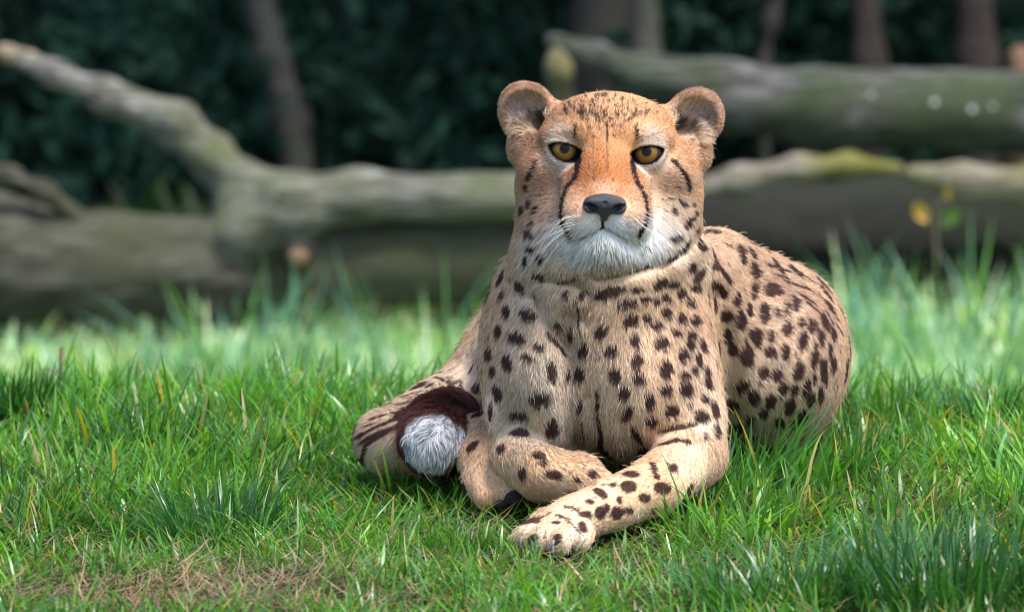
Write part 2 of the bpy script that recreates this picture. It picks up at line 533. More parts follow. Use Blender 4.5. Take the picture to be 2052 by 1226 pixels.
D_TORSO = [(120,205,13,30),(195,225,15,36),(260,222,40,24,-15),(330,262,18,50,15),(260,305,18,22,20),(395,345,24,45,15),(480,440,40,32,-15),(440,550,26,48),
 (370,535,15,36,10),(330,585,22,50,6),(390,440,18,44),(505,555,15,28),(550,535,13,36),(590,505,20,36),(405,675,22,46),(375,655,14,22),(475,668,18,32),
 (555,632,24,33,-20),(620,600,14,30),(665,615,17,36,15),(630,690,24,48,-10),(550,745,22,40),(470,745,28,31),(360,765,30,50,10),(440,850,26,34,-10),
 (505,860,26,30),(610,840,25,44,-15),(690,775,20,46,-8),(720,670,16,42,12),(735,590,18,45,20),(245,850,24,30,-15),(210,810,26,34,-10),(245,930,30,34,-20),
 (335,915,34,26,35),(285,1005,30,28,20),(390,970,28,34),(475,990,26,36,-20),(535,930,22,36,-15),(590,930,18,32,-20),(650,920,20,46,-15),(675,975,20,38,-20),
 (735,825,18,50),(785,800,15,40),(795,885,13,40),(725,950,15,40),(760,985,10,40),(570,1015,24,42,-20),(635,1065,28,36),(710,1080,22,42,-15),(780,650,14,40,15),
 (765,735,11,36),(815,735,16,40,15),(800,930,8,30),(775,1060,10,50),(315,1120,30,24),(370,1080,22,24),(440,1050,22,26),(690,870,10,22),(195,690,20,34),
 (140,120,14,18),(65,100,28,16,35),(690,605,9,26,15),(350,690,8,18),(545,580,8,18),(520,1095,24,26),(590,1100,22,24),(665,1130,20,24),(250,1080,20,24),
 (750,880,8,30),(690,700,8,22),(600,760,7,18),(420,905,10,14)]
S_TORSO = [([(450,312),(510,330),(570,350)],24),([(560,330),(620,362),(680,402)],26),([(540,395),(590,412),(640,430)],24),([(640,420),(690,462)],26),
 ([(690,378),(735,440)],24),([(600,452),(640,476),(680,502)],24),([(640,492),(700,540)],22),([(700,452),(750,512)],26),([(770,528),(796,575)],24),
 ([(738,540),(772,592)],22),([(790,600),(822,645)],22),([(500,365),(560,385)],18),([(200,108),(250,130),(300,160)],26),([(338,188),(400,222)],24),
 ([(590,360),(650,395)],18),([(570,470),(610,490)],20)]
D_LEFT = [(840,45,28,20,35),(740,150,18,26,40),(775,130,24,30,-30),(860,85,30,27,25),(760,215,33,37,-25),(710,220,14,30,-25),(790,275,31,26,10),(690,300,22,32,-30),
 (745,370,34,44,-15),(800,380,16,40),(635,385,24,24,-20),(775,490,28,38),(680,470,10,30,20)]
S_LEFT = [([(550,430),(620,462),(660,510),(682,560)],20),([(500,482),(526,470)],20),([(360,542),(410,522),(460,510)],15),([(250,602),(310,582),(380,574)],13),
 ([(480,562),(540,555)],16),([(560,520),(600,552)],14),([(440,590),(490,600)],14),([(180,662),(260,640)],13),([(110,762),(200,712),(330,662)],15),
 ([(120,795),(220,742),(320,708)],17),([(132,885),(150,812),(220,762),(300,722)],19),([(150,702),(200,688)],12),([(88,765),(140,735)],12),([(260,690),(330,640)],10),
 ([(400,560),(330,590)],10),([(560,405),(600,400)],12),([(610,590),(560,640)],14),([(620,430),(650,470)],12)]
D_ARM = [(355,190,32,28),(495,370,27,42),(615,240,45,26,-15),(640,300,28,17),(715,380,60,32,-12),(980,370,32,28),(865,415,26,17),(820,225,58,30,-25),  # the dots along the chest's lower edge paint the shade under it
 (1250,370,58,22,-4),(1235,455,50,38,-15),(1465,468,54,38,-15),(1345,535,38,32,-20),(1040,495,52,26,-25),(1100,405,38,11),(1125,445,26,14),(830,502,50,17,8),
 (970,560,30,17,-12),(1170,552,22,26),(1040,640,36,44),(1155,638,44,42),(1090,605,18,28,20),(1245,620,26,27),(1420,618,26,20),(725,590,26,14,-12),
 (940,655,42,24,-12),(920,738,26,40,25),(735,705,30,11,-5),(1330,225,38,36),(1540,330,26,30,30),(575,815,34,34),(750,812,26,36)]
S_ARM = [([(1395,300),(1410,345),(1430,392)],46),([(985,440),(1070,447)],17),([(800,595),(845,605),(892,628)],28),([(745,652),(820,682)],28),([(820,695),(868,742)],22),
 ([(530,697),(610,685)],16),([(630,672),(690,636)],15),([(870,752),(910,792)],12),([(1450,172),(1550,130),(1640,155)],40),([(1560,350),(1500,300)],22),([(660,770),(668,840),(665,880)],11),([(830,790),(845,860),(840,890)],10),([(500,770),(505,830)],9)]  # the final strokes darken the gaps between the toes, shade as colour
DOTS = zoomed(D_CHEST, 940, 480, 2.666) + zoomed(D_TORSO, 1350, 400, 2.4526) + zoomed(D_LEFT, 680, 600, 2.786) + zoomed(D_ARM, 900, 840, 3.42)
STROKES = zstroke(S_CHEST, 940, 480, 2.666) + zstroke(S_TORSO, 1350, 400, 2.4526) + zstroke([(a, w * 1.35) for a, w in S_LEFT], 680, 600, 2.786) + zstroke(S_ARM, 900, 840, 3.42)
# the face
F1 = (960, 130, 2.852)
D_FACE = [(285,790,17,24,20),(330,820,17,19),(245,820,15,22),(322,885,21,18,15),(300,942,36,24,-20),(310,1030,24,20),(275,1095,19,24),(365,1085,22,19),
 (225,762,8,20),(268,705,15,22),(290,640,17,30,-15),(345,745,8,10),(1085,765,15,11,20),(1170,795,21,17,-15),(1110,835,19,23),(1105,970,40,22,25),
 (1245,840,13,13,40),(1225,795,13,10,20),(1240,920,13,18,-20),(1275,900,17,25,10),(1255,1010,13,32),(1340,1030,16,38),(1285,1085,23,22,-30),(1205,1130,32,19,30),
 (585,280,22,18),(885,285,18,13),(850,318,20,9,30),(630,360,9,9),(625,320,8,8),(655,415,8,8),(690,365,8,10),(650,290,8,12),(785,290,9,12),(770,405,7,8),(812,355,6,9),
 (685,325,9,14),(665,290,8,14),(760,350,8,9),(745,320,9,12),(715,300,7,14),(1145,770,9,18),(1060,830,8,8),(1130,700,9,10),(1050,770,7,7),(655,655,7,9),(765,660,7,9),
 (960,1140,18,12,20),(1000,1065,10,8)]
S_FACE = [([(560,548),(563,600),(550,650),(505,700),(482,760),(474,830),(476,885),(492,935),(518,968)],33),
 ([(880,548),(884,620),(910,690),(942,750),(956,830),(955,885),(938,925),(912,968)],33),
 ([(474,870),(492,935),(520,972)],30),([(957,870),(938,925),(910,970)],30),
 ([(338,545),(325,580),(312,600)],15),([(208,615),(202,690)],12),([(1108,548),(1150,600),(1185,650),(1197,718)],24),
 ([(1160,908),(1190,885),(1228,858)],24),([(1085,1078),(1130,1050),(1185,985)],28),([(555,360),(548,412)],16),([(893,350),(901,422)],17),
 ([(732,340),(736,440)],9)]
S_MOUTH = [([(706,880),(706,930),(680,945),(640,962),(600,985),(572,995)],17),([(706,930),(740,942),(795,972),(852,996)],17)]
S_BROWN = [([(735,450),(732,520),(730,610)],16)]
DOTS_F = zoomed(D_FACE, *F1)
_r = np.random.default_rng(11)
for _ in range(200):                      # the fine peppering over the crown of the head
    a, b = _r.uniform(455, 1040), _r.uniform(150, 345)
    if (a - 740) ** 2 / 300 ** 2 + (b - 345) ** 2 / 195 ** 2 < 1 and not (b > 290 and abs(a - 735) > 150):
        k = _r.uniform(0.6, 1.25)
        DOTS_F.append((960 + a / 2.852, 130 + b / 2.852, 6 * k / 2.852, 11 * k / 2.852, _r.uniform(-15, 15)))
for _ in range(90):                       # faint flecks on the cheeks
    a = _r.choice([-1, 1]) * _r.uniform(200, 440) + 715; b = _r.uniform(620, 900)
    DOTS_F.append((960 + a / 2.852, 130 + b / 2.852, 5 / 2.852, 5 / 2.852, 0))
def frame_on(px, py):
    """surface point and the two tangent vectors that one photo pixel right / up spans there"""
    c, n = hit(px, py)
    if c is None: return None
    view = nrm((c - CAM)[None])[0]
    dep = (c - CAM) @ FWD
    cs = max(-(view @ n), 0.35)
    u = RGT * S * dep; v = UPV * S * dep
    tu = u - view * ((u @ n) / (view @ n) if abs(view @ n) > 0.35 else 0); tv = v - view * ((v @ n) / (view @ n) if abs(view @ n) > 0.35 else 0)
    return c, n, tu, tv
def lay_dots(lst):
    out = []
    for x, y, a, b, ang in lst:
        f = frame_on(x, y)
        if f is None: continue
        c, n, tu, tv = f; t = math.radians(ang)
        e1 = (tu * math.cos(t) + tv * math.sin(t)) * a; e2 = (-tu * math.sin(t) + tv * math.cos(t)) * b
        G = np.linalg.pinv(np.stack([e1, e2, n * max(np.linalg.norm(e1), np.linalg.norm(e2)) * 1.2], 1))
        out.append((c, G, max(np.linalg.norm(e1), np.linalg.norm(e2))))
    return out
def lay_strokes(lst):
    out = []
    for pts, w in lst:
        q = []
        for (ax, ay), (bx, by) in zip(pts[:-1], pts[1:]):
            m = max(2, int(math.hypot(bx - ax, by - ay) / 5))
            for k in range(m):
                h = hit(ax + (bx - ax) * k / m, ay + (by - ay) * k / m)[0]
                if h is not None: q.append(h)
        h = hit(*pts[-1])[0]
        if h is not None: q.append(h)
        if len(q) >= 2: out.append((np.array(q), w * 0.5 * 0.0005))
    return out
SPOTS = lay_dots(DOTS); FSPOTS = lay_dots(DOTS_F)
LINES = lay_strokes(STROKES); FLINES = lay_strokes(zstroke(S_FACE, *F1)); MLINES = lay_strokes(zstroke(S_MOUTH, *F1)); BLINES = lay_strokes(zstroke(S_BROWN, *F1))
# spots on the sides nobody photographed: a loose scatter at the same spacing
_cand = _r.permutation(len(BV))[:6000]
_laid = [s[0] for s in SPOTS]
_far = []
_line_pts = np.concatenate([q for q, w in LINES])
for i in _cand:
    p, n = BV[i], BN[i]
    if p[2] < 0.03 or np.linalg.norm((p - HEAD.pt((0, -0.01, -0.02)))) < 0.13: continue
    v = Vector(p + n * 0.004 - CAM); L = v.length
    h = BVH.ray_cast(_camv, v.normalized(), L - 0.002)
    seen = h[0] is None and n @ (p - CAM) < -0.25 * L          # seen in the photograph
    if seen:
        qx, qy, qz = to_px(p[None])
        if not (qx[0] > 1420 or qx[0] < 990) or qy[0] > 900: continue
        if np.min(np.linalg.norm(_line_pts - p, axis=1)) < 0.016: continue
    if _far and np.min(np.linalg.norm(np.array(_far) - p, axis=1)) < 0.031: continue
    if np.min(np.linalg.norm(np.array(_laid) - p, axis=1)) < (0.021 if seen else 0.026): continue
    _far.append(p)
    t1 = nrm(np.cross(n, [0.3, 0.2, 1.0])[None])[0]; t2 = np.cross(n, t1)
    a, b = _r.uniform(0.007, 0.010) * (0.75 if seen else 1), _r.uniform(0.009, 0.014) * (0.75 if seen else 1)
    SPOTS.append((p, np.linalg.pinv(np.stack([t1 * a, t2 * b, n * b * 1.2], 1)), b))
print('SPOTS', len(SPOTS), len(FSPOTS), round(time.time() - T0, 1))

# colour anchors on the surface: photo x, y, coat colour with sunlit brightness left in (display values), reach (px)
ANCH = [
 (1214,300,(192,124,72),34),(1214,345,(184,112,60),32),(1170,340,(186,118,68),24),(1258,340,(188,120,70),24),(1214,262,(206,150,104),36),(1160,268,(205,150,102),26),(1265,268,(206,150,102),26),
 (1214,215,(208,160,118),40),(1150,215,(200,150,108),34),(1285,215,(204,154,110),34),(1100,235,(196,142,96),34),(1330,240,(206,150,102),36),
 (1126,264,(214,190,170),16),(1108,276,(214,192,174),10),(1142,277,(216,196,180),9),(1305,266,(222,200,182),16),(1322,282,(220,200,184),10),(1290,278,(220,202,186),9),
 (1118,328,(220,202,190),12),(1142,334,(222,206,198),8),(1100,318,(212,190,175),9),(1284,338,(226,210,202),9),(1310,330,(224,206,194),12),(1330,318,(214,190,172),10),
 (1060,300,(196,146,104),28),(1370,300,(210,156,112),30),(1085,355,(196,152,122),28),(1120,365,(200,162,138),20),(1320,360,(214,172,142),28),(1360,365,(208,164,130),26),
 (1070,410,(188,150,122),26),(1110,410,(196,160,138),22),(1350,410,(212,182,156),26),(1395,370,(216,170,130),22),(1040,350,(190,140,98),20),
 (1150,385,(204,152,116),14),(1270,385,(210,158,120),14),(1143,415,(216,172,140),16),(1275,420,(222,178,142),16),(1160,436,(222,186,160),10),(1262,438,(226,190,164),10),(1160,458,(244,236,232),12),(1262,460,(246,238,234),12),(1195,448,(240,230,224),9),(1226,450,(240,230,224),9),
 (1176,457,(246,238,234),15),(1244,460,(246,240,236),15),(1150,458,(228,204,188),9),(1210,376,(214,176,144),12),(1190,372,(206,160,122),8),(1230,372,(206,160,122),8),
 (1212,480,(236,236,230),20),(1180,492,(232,232,226),18),(1245,492,(236,236,232),20),(1212,508,(222,220,206),18),(1150,495,(226,222,214),20),(1290,490,(240,238,236),22),(1315,470,(236,228,222),18),
 (1340,450,(230,214,200),20),(1110,480,(222,210,200),22),(1080,470,(206,184,166),22),(1060,495,(216,196,178),20),(1355,490,(226,204,184),20),(1130,525,(212,192,168),20),
 (1210,530,(188,164,128),18),(1250,535,(202,182,154),16),(1310,515,(232,226,220),16),
 (1100,560,(204,176,146),30),(1160,570,(196,164,128),28),(1230,565,(206,174,140),28),(1320,560,(214,182,148),30),(1400,520,(222,190,158),30),(1450,500,(214,176,146),28),
 (1060,620,(208,182,156),34),(1140,640,(192,164,134),34),(1200,640,(206,172,138),34),(1290,630,(216,178,142),36),(1380,620,(212,172,136),36),(1470,580,(206,168,136),34),
 (1040,720,(206,178,150),40),(1100,740,(212,190,166),36),(1180,720,(206,176,146),36),(1260,700,(220,184,150),36),(1340,690,(230,190,156),36),(1400,740,(238,200,170),34),(1420,820,(238,202,172),30),
 (1050,840,(204,180,154),40),(1110,830,(214,196,174),36),(1180,830,(212,192,168),36),(1250,810,(218,190,160),36),(1330,800,(230,192,158),36),(1350,870,(228,184,146),26),
 (1180,900,(196,172,144),34),(1240,900,(198,174,146),34),(1060,890,(190,164,134),24),
 (1500,660,(206,170,138),40),(1580,650,(210,174,142),40),(1650,700,(204,166,136),40),(1480,780,(196,168,140),40),(1560,780,(204,174,146),40),(1640,800,(204,172,144),40),(1500,860,(190,164,138),40),(1600,860,(198,170,144),40),
 (1560,575,(186,146,120),30),(1640,620,(190,150,122),30),
 (960,690,(214,178,150),36),(930,740,(216,186,160),30),(880,770,(210,186,160),28),(800,820,(200,172,142),30),(730,870,(206,170,138),26),(745,910,(214,190,164),24),(860,800,(214,192,166),26),
 (985,820,(238,204,178),18),(960,900,(214,166,120),24),(930,940,(216,178,140),26),(990,960,(214,172,130),28),(960,990,(206,160,118),24),(1010,900,(206,166,124),16),
 (1060,930,(220,176,130),26),(1130,950,(222,180,136),26),(1190,950,(220,180,140),22),(1080,990,(206,160,116),24),
 (1380,920,(240,204,168),28),(1320,960,(236,192,146),30),(1240,1000,(238,198,154),30),(1330,1020,(226,184,144),24),(1170,1030,(238,200,160),28),(1110,1050,(222,186,150),22),(1060,1060,(212,180,150),20),
 (1210,1070,(222,202,182),20),(1160,1085,(220,196,172),20),(1090,1085,(206,178,154),16),(1270,1045,(228,196,162),18),
]
AP, AC, AR = [], [], []
for x, y, c, r in ANCH:
    h = hit(x, y)[0]
    if h is None: continue
    AP.append(h); AC.append(srgb(*c)); AR.append(r * 0.0005)
AP, AC, AR = np.array(AP), np.array(AC), np.array(AR)
BASE_COAT = srgb(206, 168, 132)
def lerp(a, b, t): return a + (b - a) * t[:, None]
def seg_dist(p, q):
    """distance of points p to polyline q"""
    best = np.full(len(p), 1e9)
    for a, b in zip(q[:-1], q[1:]):
        ab = b - a; t = np.clip(((p - a) @ ab) / max(ab @ ab, 1e-12), 0, 1)
        best = np.minimum(best, np.linalg.norm(p - a - t[:, None] * ab, axis=1))
    return best
class Hash:
    """points sorted on one axis, so that each mark only looks at its neighbourhood"""
    def __init__(s, p): s.i = np.argsort(p[:, 0]); s.x = p[s.i, 0]; s.p = p
    def near(s, c, r):
        a, b = np.searchsorted(s.x, [c[0] - r, c[0] + r]); i = s.i[a:b]
        q = s.p[i]; m = (np.abs(q[:, 1] - c[1]) < r) & (np.abs(q[:, 2] - c[2]) < r)
        return i[m]
DARK = srgb(60, 34, 32); BLACK = srgb(36, 26, 30)
TAILA, TAILB = P(880, 868, 0.17), P(869, 892, 0.062)
def head_local(p): return (p - HEAD.o) @ HEAD.R
def paint(p, seed=1):
    """coat colour, hair length (m) and marking strength at surface points"""
    h = Hash(p)
    num = np.tile(BASE_COAT * 0.02, (len(p), 1)); den = np.full(len(p), 0.02)
    for c, col, r in zip(AP, AC, AR):
        i = h.near(c, r * 3.2)
        w = np.exp(-np.sum((p[i] - c) ** 2, 1) / (r * r * 1.3))
        num[i] += w[:, None] * col; den[i] += w
    col = num / den[:, None] * np.array([0.98, 1.01, 1.0])
    lum = col @ np.array([0.3, 0.55, 0.15])
    fr = sstep(0.12, 0.07, np.linalg.norm(head_local(p) - np.array([0, 0.0, 0.02]), axis=1))[:, None]
    col = np.clip((lum[:, None] + (col - lum[:, None]) * (0.88 + 0.10 * fr)) * (0.99 - 0.06 * fr), 0, 0.9)
    # belly and undersides pale, the back deeper
    wob = vnoise3(p * 260.0) * 0.14
    mk = np.zeros(len(p))
    for c, G, r in SPOTS:
        i = h.near(c, r * 1.6)
        q = (p[i] - c) @ G.T
        e = np.linalg.norm(q, axis=1) + wob[i, 0]
        mk[i] = np.maximum(mk[i], sstep(1.25, 1.0, e))
    for q, w in LINES:
        c = q.mean(0); R = np.max(np.linalg.norm(q - c, axis=1)) + w * 2.5
        i = h.near(c, R)
        e = seg_dist(p[i], q) / w + wob[i, 1]
        mk[i] = np.maximum(mk[i], sstep(1.25, 0.92, e))
    hl = head_local(p)
    fm = np.zeros(len(p)); wf = vnoise3(p * 420.0) * 0.2
    for k, (c, G, r) in enumerate(FSPOTS):
        i = h.near(c, r * 1.8)
        q = (p[i] - c) @ G.T
        st = 0.95 if k < 60 else (0.8 if k < 170 else 0.42)
        if k < len(D_FACE) : st = 0.93
        fm[i] = np.maximum(fm[i], st * sstep(1.25, 0.8, np.linalg.norm(q, axis=1) + wf[i, 0]))
    for q, w in FLINES:
        c = q.mean(0); R = np.max(np.linalg.norm(q - c, axis=1)) + w * 2.5
        i = h.near(c, R)
        fm[i] = np.maximum(fm[i], sstep(1.5, 1.0, seg_dist(p[i], q) / w + wf[i, 1] * 0.6))
    for q, w in BLINES:
        c = q.mean(0); R = np.max(np.linalg.norm(q - c, axis=1)) + w * 2.5
        i = h.near(c, R)
        fm[i] = np.maximum(fm[i], 0.45 * sstep(1.6, 0.2, seg_dist(p[i], q) / w))
    mo = np.zeros(len(p))
    for q, w in MLINES:
        c = q.mean(0); R = np.max(np.linalg.norm(q - c, axis=1)) + w * 3
        i = h.near(c, R)
        mo[i] = np.maximum(mo[i], sstep(1.5, 0.7, seg_dist(p[i], q) / w))
    col = lerp(col, DARK, np.clip(mk, 0, 1) * 0.97)
    col = lerp(col, srgb(44, 26, 28), fm)
    col = lerp(col, srgb(34, 28, 30), mo)
    # eye rims, ear lining, tail bands
    m = mirror(skew(hl))
    eo = eye_open(m)
    inhead = (hl[:, 2] > -0.02) & (np.abs(hl[:, 1]) < 0.03)
    rim = sstep(2.7 * mm, 1.2 * mm, eo) * inhead
    rim = np.maximum(rim, sstep(2.6 * mm, 1.2 * mm, np.hypot(m[:, 0] - 25.6 * mm, (m[:, 1] + 9 * mm) * 0.45)) * inhead)
    col = lerp(col, srgb(24, 17, 22), rim)
    ei = _ear_i(m); ear_zone = (m[:, 0] > 0.052) & (m[:, 1] > 0.0) & (m[:, 2] > -0.075) & (hl[:, 1] < 0.12)
    cup = sstep(2.0 * mm, -1.5 * mm, ei) * ear_zone
    hole = sstep(1.35, 0.7, np.linalg.norm((m - np.array([70, 30, -40]) * mm) / (np.array([14, 10, 14]) * mm), axis=1)) * ear_zone
    isear = ear_zone & (np.minimum(_ear_o(m), _ear_base(m)) < 0.006)
    col = lerp(col, srgb(186, 146, 116), isear * (1 - cup) * 0.8)
    greyp = sstep(1.3, 0.3, np.linalg.norm((m - np.array([92, 42, -50]) * mm) / (np.array([20, 16, 30]) * mm), axis=1))
    col = lerp(col, srgb(206, 180, 150), cup * 0.9)
    col = lerp(col, srgb(160, 146, 146), cup * greyp * 0.8)
    col = lerp(col, srgb(34, 28, 30), hole * 0.92)
    ab = TAILB - TAILA; tt = ((p - TAILA) @ ab) / (ab @ ab)
    ont = (TAIL(p) < 0.004) & (tt > -2.0)
    tcol = np.where((tt < -0.9)[:, None], srgb(206, 170, 138), srgb(88, 50, 44))
    rad_t = np.linalg.norm(p - TAILA - tt[:, None] * ab, axis=1) / 0.036
    tcol = lerp(tcol, srgb(232, 232, 236), sstep(0.70, 0.90, tt - 0.40 * np.maximum(rad_t - 0.6, 0) + 0.22 * (fbm(p * 120.0, 2) - 0.5) + 0.05 * wob[:, 0]))
    col = np.where(ont[:, None], tcol, col)
    # hair length
    L = np.full(len(p), 0.0074)
    face = sstep(0.155, 0.10, np.linalg.norm(hl - np.array([0, -0.005, 0.0]), axis=1))
    L = L * (1 - face) + 0.0050 * face
    front = sstep(0.062, 0.02, np.hypot(hl[:, 0], (hl[:, 1] + 0.02) * 0.8)) * (hl[:, 2] > 0)
    L = L * (1 - front) + 0.0040 * front
    chin = sstep(0.055, 0.02, np.linalg.norm((hl - np.array([0, -0.098, 0.045])) * np.array([0.75, 1.2, 1]), axis=1))
    L = np.maximum(L, 0.0115 * chin)
    ruff = sstep(0.07, 0.03, np.linalg.norm((m - np.array([0.07, -0.095, -0.02])) * np.array([1, 1.1, 0.6]), axis=1))
    L = np.maximum(L, 0.0105 * ruff)
    x, y, z = to_px(p)
    chest = sstep(190, 80, np.hypot((x - 1180) * 0.9, (y - 800) * 0.75)) * (z < 0.12)
    L = L * (1 - chest) + 0.0098 * chest
    legs = (y > 925) & (z < 0.06)
    L = np.where(legs, 0.0060, L)
    L = np.where(isear, 0.0055, L); L = L + 0.006 * cup
    L = np.where(ont, 0.013, L)
    L = np.where(rim > 0.5, 0.0008, L)
    L = L * (1 - 0.8 * np.clip(mo, 0, 1))
    return col, L, rim, ont, cup
# ------------------------------------------------------------------ lie of the coat: photo x, y and the way the hair points there (photo axes, y down)
COMB = [
 (1214,345,0,-1),(1214,300,0,-1),(1214,250,0,-1),(1214,200,0,-1),(1160,330,-.4,-1),(1265,330,.4,-1),(1150,240,-.5,-1),(1285,240,.5,-1),(1100,250,-1,-.7),(1330,255,1,-.7),
 (1100,340,-1,.15),(1330,345,1,.15),(1070,380,-.9,.5),(1360,385,.9,.5),(1050,300,-1,0),(1385,300,1,0),(1060,450,-.5,1),(1370,450,.6,1),(1110,440,-.7,.8),(1320,440,.7,.8),
 (1150,420,-1,.35),(1270,420,1,.35),(1175,455,-.9,.6),(1245,455,.9,.6),(1212,480,0,1),(1180,495,-.4,1),(1245,495,.4,1),(1140,495,-.5,1),(1290,495,.5,1),(1212,510,0,1),
 (1145,385,-1,-.2),(1275,385,1,-.2),(1210,378,0,-1),(1110,315,-1,.3),(1318,320,1,.3),
 (1040,210,-.6,-.8),(1010,230,-1,0),(1070,190,0,-1),(1085,220,-.8,-.4),(1030,280,-.6,.8),(1400,220,.6,-.8),(1440,230,1,0),(1370,200,0,-1),(1360,220,.8,-.4),(1415,290,.6,.8),
 (1100,560,-.2,1),(1200,560,.1,1),(1320,540,.4,1),(1420,500,.8,.8),(1060,620,-.4,1),(1140,650,.3,1),(1220,640,-.3,1),(1320,620,.3,1),(1420,600,.6,.9),
 (1020,700,-.3,1),(1080,740,.2,1),(1140,740,0,1),(1200,740,-.2,1),(1300,720,.2,1),(1390,720,.4,1),(1030,820,-.2,1),(1100,830,.2,1),(1180,830,0,1),(1260,820,-.1,1),(1350,820,.3,1),(1420,840,.3,1),
 (1060,890,0,1),(1150,900,0,1),(1230,900,0,1),(1480,640,.9,.7),(1560,600,1,.4),(1640,640,.7,.9),(1500,760,.6,1),(1600,760,.5,1),(1670,760,.2,1),(1500,860,.4,1),(1620,860,.3,1),
 (980,640,-.6,1),(940,720,-.7,1),(880,780,-1,.6),(800,830,-1,.5),(730,880,-.8,.8),(780,900,-.6,.8),(970,880,0,1),(960,950,.4,1),(1000,980,.6,.8),
 (1050,930,.3,.9),(1120,950,1,.4),(1190,960,1,.5),(1390,920,-.5,1),(1310,970,-1,.4),(1220,1010,-1,.35),(1140,1045,-1,.5),(1080,1070,-.9,.6),(1330,1020,-.8,.5),
]
KP, KD = [], []
for x, y, dx, dy in COMB:
    f = frame_on(x, y)
    if f is None: continue
    c, n, tu, tv = f
    v = nrm((tu * dx - tv * dy)[None])[0]
    KP.append(c); KD.append(v)
KP, KD = np.array(KP), np.array(KD)
def comb_at(p, n, ont):
    d = np.zeros_like(p)
    for k in range(0, len(p), 40000):
        q = p[k:k + 40000]
        r2 = ((q[:, None, :] - KP[None]) ** 2).sum(2)
        w = 1.0 / (r2 + 0.0001) ** 1.6
        wd = 1.0 / (0.09 ** 2) ** 1.6
        d[k:k + 40000] = (w @ KD + wd * np.array([0.25, 0.75, -0.7])) / (w.sum(1) + wd)[:, None]
    ax = nrm((TAILB - TAILA)[None])[0]
    rad_ = p - TAILA - ((p - TAILA) @ ax)[:, None] * ax
    tw = nrm(rad_) * 0.35 + ax * 0.6 + np.array([-0.12, 0, -0.55]) + vnoise3(p * 60) * 0.25
    d = np.where(ont[:, None], tw, d)
    d = d - n * np.sum(d * n, 1, keepdims=True)
    return nrm(d)

FUR_N = 520000
_a = BV[_tri[:, 0]]; _b = BV[_tri[:, 1]]; _c = BV[_tri[:, 2]]
_area = 0.5 * np.linalg.norm(np.cross(_b - _a, _c - _a), axis=1)
_cen = (_a + _b + _c) / 3
_hd = np.linalg.norm(_cen - HEAD.pt((0, 0, 0)), axis=1)
_w = _area * np.where(_hd < 0.15, 2.6, 1.0)
_w *= np.where(_cen[:, 2] < 0.004, 0.0, 1.0)
_vn = BN[_tri[:, 0]]
_face = np.sum(_vn * nrm(CAM - _cen), 1)
_w *= np.where(_face < -0.35, 0.35, 1.0)
_ti = rng.choice(len(_tri), FUR_N, p=_w / _w.sum())
_u = rng.random(FUR_N); _v = rng.random(FUR_N); _m = _u + _v > 1; _u[_m] = 1 - _u[_m]; _v[_m] = 1 - _v[_m]
RO = _a[_ti] + _u[:, None] * (_b - _a)[_ti] + _v[:, None] * (_c - _a)[_ti]
RN = nrm(BN[_tri[_ti, 0]] * (1 - _u - _v)[:, None] + BN[_tri[_ti, 1]] * _u[:, None] + BN[_tri[_ti, 2]] * _v[:, None])
_hl = head_local(RO); _hm = mirror(skew(_hl))
# no hair on the nose leather, inside the lids or inside the mouth line
NOSE = lambda q: np.minimum(np.minimum(f_ell(np.array([0, -48.5, 69]) * mm, np.array([20.5, 8.2, 14]) * mm)(q), f_ell(np.array([13, -54, 69]) * mm, np.array([8.8, 8, 11]) * mm)(q)),
                            f_cone(np.array([0, -54, 71]) * mm, np.array([0, -66, 70]) * mm, 9 * mm, 4.5 * mm)(q))
_keep = ~((NOSE(_hm) < 0.0004) & (_hl[:, 2] > 0.04)) & ~((eye_open(_hm) < 0.0022) & (_hl[:, 2] > -0.01) & (np.abs(_hl[:, 1]) < 0.03))
RO, RN = RO[_keep], RN[_keep]
FC, FL, _rim, FT, _cup = paint(RO)
CD = comb_at(RO, RN, FT)
print('COMB', round(time.time() - T0, 1))
n = len(RO)
# locks: hair tips lean to a shared lock centre
def lock_shift(p, cell):
    g = np.floor(p / cell).astype(np.int64)
    best = np.full(len(p), 1e9); sh = np.zeros_like(p)
    for i in (-1, 0, 1):
        for j in (-1, 0, 1):
            for k in (-1, 0, 1):
                q = g + np.array([i, j, k]); m = q & 63
                jit = np.stack([_perm[m[:, 0], m[:, 1], m[:, 2]], _perm[m[:, 1], m[:, 2], m[:, 0]], _perm[m[:, 2], m[:, 0], m[:, 1]]], 1)
                c = (q + jit) * cell
                d = np.sum((c - p) ** 2, 1); b = d < best
                best[b] = d[b]; sh[b] = (c - p)[b]
    return sh
LS = lock_shift(RO, 0.0075)
LS2 = lock_shift(RO + 3.0, 0.0034)
LS2 -= RN * np.sum(LS2 * RN, 1, keepdims=True)
LS -= RN * np.sum(LS * RN, 1, keepdims=True)
_len = FL * rng.uniform(0.65, 1.15, n)
_strong = sstep(0.007, 0.014, FL)
_hd2 = np.linalg.norm(RO - HEAD.pt((0, 0, 0)), axis=1)
wav = vnoise3(RO * 55.0) * (0.18 + 0.25 * _strong[:, None]) + vnoise3(RO * 160.0) * (0.22 + 0.15 * _strong[:, None]) + rng.normal(0, 0.13, (n, 3))
T = nrm(CD + wav - RN * np.sum(wav * RN, 1, keepdims=True))
lift = rng.uniform(0.20, 0.48, n) + 0.25 * (vnoise(RO * 40.0) - 0.5)
lift = np.where(FT, lift + 0.12, lift)
stray = rng.random(n) < np.where(_hd2 < 0.15, 0.002, 0.010)
lift = np.where(stray, lift + 0.5, lift); _len = np.where(stray, _len * 1.5, _len)
ts = np.array([0.0, 0.35, 0.7, 1.0])
PT = np.empty((n, 4, 3))
